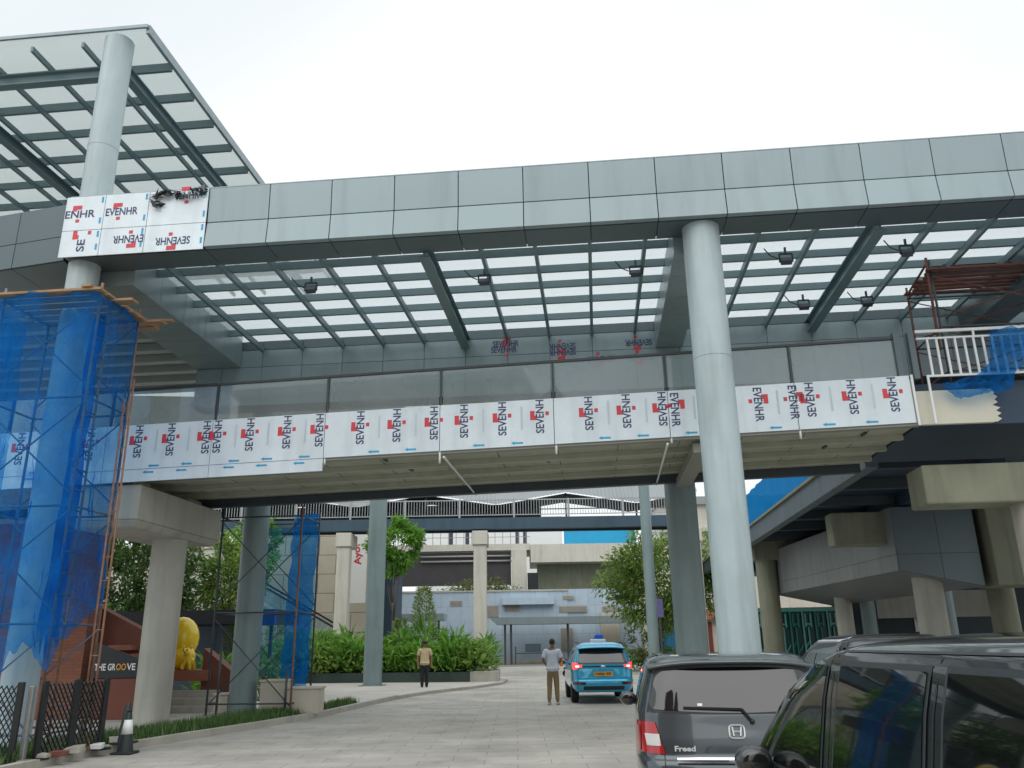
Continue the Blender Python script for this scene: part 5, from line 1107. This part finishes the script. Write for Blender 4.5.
# ================================================================== PEOPLE
SHIRT_T = mat('shirt_tan', (.50,.40,.24), .8, 0, .12, 8, bump=.1); TROU_B = mat('trousers_black', (.014,.015,.018), .85, 0, .1, 6)
SHIRT_B = mat('shirt_pale_blue', (.56,.61,.70), .8, 0, .12, 8, bump=.1); TROU_K = mat('trousers_khaki', (.23,.165,.085), .85, 0, .12, 6)
SHOE_D = mat('shoe_black', (.015,.014,.013), .4); SHOE_G = mat('shoe_pale', (.42,.40,.36), .7); BAGO = mat('parcel_orange', (.75,.26,.02), .6)
def person(label, loc, rz, Hs, arms, shirt, trou, shoe, hat=None, stance=.10, step=0.):
    o = local_thing('person', label, 'person', loc, rz); k = Hs/1.72
    P = lambda x, y, z, r: (x*k, y*k, z*k, r*k if not hasattr(r,'__len__') else (r[0]*k, r[1]*k))
    # figure faces -y in its own coordinates
    pts = [P(0,0,.93,(.15,.105)),P(0,.0,1.10,(.13,.095)),P(0,.01,1.28,(.155,.105)),P(0,.015,1.42,(.12,.085)),P(0,.005,1.50,.055),P(0,-.015,1.56,.06),P(0,-.02,1.63,(.075,.092)),P(0,-.01,1.685,(.066,.075))]
    ed = [(i,i+1) for i in range(7)]
    def chain(start, L):
        i0 = start
        for p in L: pts.append(P(*p)); ed.append((i0, len(pts)-1)); i0 = len(pts)-1
        return i0
    J = []
    for sg in (-1, 1):
        sh, el, wr = arms[0 if sg < 0 else 1]
        chain(3, [(*sh,.06)]); a = len(pts)-1
        w_ = chain(a, [(*el,.042),(*wr,.03)])
        d = (Vector(wr)-Vector(el)).normalized(); s = d.cross(Vector((0,1,0))); s = s.normalized() if s.length > .1 else Vector((1,0,0))
        pm = Vector(wr)+d*.055; pi_ = chain(w_, [(*pm,(.036,.02))])
        for f, l in ((-1.5,.068),(-.5,.08),(.5,.076),(1.5,.06)):
            b = pm+d*.035+s*f*.017; m_ = b+d*l*.55+Vector((0,-.012,0)); t_ = m_+d*l*.4+Vector((0,-.02,0)); chain(pi_, [(*b,.0095),(*m_,.009),(*t_,.008)])
        b = pm-d*.02+Vector((-sg*.03,-.02,0)); chain(w_, [(*b,.011),(*(b+d*.04+Vector((-sg*.012,-.018,0))),.0095)])
        hx, fy = sg*stance*.9, sg*step
        chain(0, [(sg*.085,0,.86,.095),(sg*(.5*.085+.5*stance),fy*.4-.01,.50,.062),(sg*stance,fy+.01,.10,.042),(sg*stance*1.02,fy,.045,.042),(sg*stance*1.15,fy-.13,.03,(.045,.028))])
    skinned('body', o, pts, ed, SKIN, 2, 0)
    # shirt and trousers follow the same joints, a little fuller
    sp_ = [P(0,0,.84,(.185,.13)),P(0,0,.95,(.19,.138)),P(0,0,1.10,(.182,.135)),P(0,.01,1.28,(.20,.14)),P(0,.015,1.40,(.175,.118)),P(0,.012,1.47,(.085,.075)),P(0,.008,1.515,.062)]; se = [(i,i+1) for i in range(6)]
    for i, sg in enumerate((-1,1)):
        sh, el, wr = arms[i]; n = len(sp_); m_ = Vector(sh).lerp(Vector(el), .85); sp_.append(P(*sh,.085)); sp_.append(P(*m_,.075)); se += [(4,n),(n,n+1)]
    skinned('shirt', o, sp_, se, shirt, 2, 2)
    tp = [P(0,0,.95,(.160,.115)),P(0,0,.88,(.160,.118))]; te = [(0,1)]
    for sg in (-1,1):
        n = len(tp); fy = sg*step; tp += [P(sg*.088,0,.78,.10),P(sg*(.5*.085+.5*stance),fy*.4-.01,.50,.078),P(sg*stance,fy+.01,.09,.06)]; te += [(1,n),(n,n+1),(n+1,n+2)]
    skinned('trousers', o, tp, te, trou, 2, 0)
    for sg in (-1,1):
        c = MB(); x, y = sg*stance*1.05*k, (sg*step-.05)*k; c.ball((x,y,.04*k),(.052*k,.135*k,.05*k)); c.v = [(a,b,max(0,z)) for a,b,z in c.v]; c.build('shoe', shoe, o)
    c = MB()
    c.ball((0,.004*k,1.665*k),(.083*k,.098*k,.088*k)); c.v = [(a,b,(z if z > 1.635*k or b > .02*k else 1.64*k+.3*(z-1.64*k)*0)) for a,b,z in c.v]; c.build('hair', HAIR, o)
    for sg in (-1,1):
        c = MB(); c.ball((sg*.032*k,-.098*k,1.635*k),.011*k); c.build('eye', HAIR, o); c = MB(); c.ball((sg*.086*k,-.01*k,1.615*k),(.012*k,.02*k,.032*k)); c.build('ear', SKIN, o)
    c = MB(); c.ball((0,-.118*k,1.60*k),(.014*k,.02*k,.022*k)); c.build('nose', SKIN, o); c = MB(); c.ball((0,-.10*k,1.565*k),(.026*k,.012*k,.006*k)); c.build('mouth', mat('lips', (.20,.07,.06), .6), o)
    c = MB(); c.tube((0,0,.955*k),(0,0,.985*k),.001); 
    if hat:
        c = MB(); c.lathe((0,.0,1.66*k),[(.094*k,0),(.102*k,.02*k),(.118*k,.055*k),(.10*k,.085*k),(.0,.095*k)]); c.grid(lambda a, b: (.095*k*math.sin((a-.5)*2.4), -.085*k*math.cos((a-.5)*2.4)-.055*k*b*math.cos((a-.5)*2.), (1.668-.018*b)*k), 10, 4); c.build('cap', hat, o)
    return o
CAPM = mat('cap_dark', (.02,.02,.025), .6)
person('security guard in tan shirt, black trousers and dark cap standing before the planter', (-3.48,32.85,.004), R(8), 1.74,
       [((-.185,.01,1.42),(-.26,.03,1.16),(-.25,-.05,.92)),((.185,.01,1.42),(.25,.04,1.16),(.26,-.03,.93))], SHIRT_T, TROU_B, SHOE_D, CAPM, .085, .02)
mn = person('man in pale blue shirt and khaki trousers holding an orange parcel, seen from behind', (1.0,23.95,.004), R(172), 1.70,
       [((-.185,.01,1.42),(-.25,.03,1.17),(-.14,-.14,1.08)),((.185,.01,1.42),(.27,.05,1.17),(.20,-.13,1.05))], SHIRT_B, TROU_K, SHOE_G, None, .11, .05)
c = MB(); c.box(1.215,23.94,.99,1.285,24.22,1.32); tag(c.build('parcel', BAGO, bevel=.012), 'orange parcel held under the arm of the man in pale blue shirt', 'parcel')
# ================================================================== WORLD, SUN, CAMERA
w = bpy.data.worlds.new("World"); scene.world = w; w.use_nodes = True
nt = w.node_tree; nt.nodes.clear(); N, L = nt.nodes.new, nt.links.new
out = N('ShaderNodeOutputWorld'); bg = N('ShaderNodeBackground'); L(bg.outputs[0], out.inputs[0])
sky = N('ShaderNodeTexSky'); sky.sky_type = 'NISHITA'; sky.sun_disc = False
SE, SR = R(58), R(205)
sky.sun_elevation = SE; sky.sun_rotation = SR; sky.air_density = 1.5; sky.dust_density = 4; sky.ozone_density = 1
hs = N('ShaderNodeHueSaturation'); hs.inputs['Saturation'].default_value = .35; L(sky.outputs[0], hs.inputs['Color'])
# high overcast: an even cloud layer, faintly mottled
tc = N('ShaderNodeTexCoord'); no = N('ShaderNodeTexNoise'); no.inputs['Scale'].default_value = 1.3; no.inputs['Detail'].default_value = 7; no.inputs['Distortion'].default_value = .4; L(tc.outputs['Generated'], no.inputs['Vector'])
cr = N('ShaderNodeValToRGB'); cr.color_ramp.elements[0].position = .32; cr.color_ramp.elements[1].position = .62
cr.color_ramp.elements[0].color = (6.6,7.2,7.5,1); cr.color_ramp.elements[1].color = (8.9,9.15,9.2,1); L(no.outputs['Fac'], cr.inputs[0])
mx = N('ShaderNodeMix'); mx.data_type = 'RGBA'; mx.inputs[0].default_value = .85; L(hs.outputs[0], mx.inputs[6]); L(cr.outputs[0], mx.inputs[7])
L(mx.outputs[2], bg.inputs['Color']); bg.inputs['Strength'].default_value = .105
sd = bpy.data.lights.new('sun', 'SUN'); sd.energy = 1.25; sd.angle = R(80); sd.color = (1,.97,.92)
so_ = bpy.data.objects.new('sun', sd); COL.objects.link(so_)
az = PI/2 - SR
d = Vector((math.sin(SR)*math.cos(SE), math.cos(SR)*math.cos(SE), math.sin(SE)))     # direction towards the sun
so_.rotation_euler = d.to_track_quat('Z', 'Y').to_euler(); so_.location = (0,0,30)
cam = bpy.data.cameras.new('camera'); co = bpy.data.objects.new('camera', cam); COL.objects.link(co)
cam.sensor_width = 36; cam.lens = 820/1024*36; cam.clip_start = .05; cam.clip_end = 2000
pit, rol = R(17.6), R(.9)
F = Vector((0, math.cos(pit), math.sin(pit))); X = Vector((1,0,0)); U = X.cross(F)
X2 = math.cos(rol)*X - math.sin(rol)*U; U2 = math.sin(rol)*X + math.cos(rol)*U
co.matrix_world = Matrix(((X2.x,U2.x,-F.x,0),(X2.y,U2.y,-F.y,0),(X2.z,U2.z,-F.z,1.6),(0,0,0,1)))
scene.camera = co
vs = scene.view_settings; vs.view_transform = 'Standard'; vs.look = 'None'; vs.gamma = 1; vs.use_curve_mapping = False; vs.exposure = .33
scene.render.engine = 'CYCLES'; cy = scene.cycles
cy.max_bounces = 10; cy.transparent_max_bounces = 24; cy.diffuse_bounces = 5; cy.glossy_bounces = 4; cy.use_denoising = True
scene.render.film_transparent = False
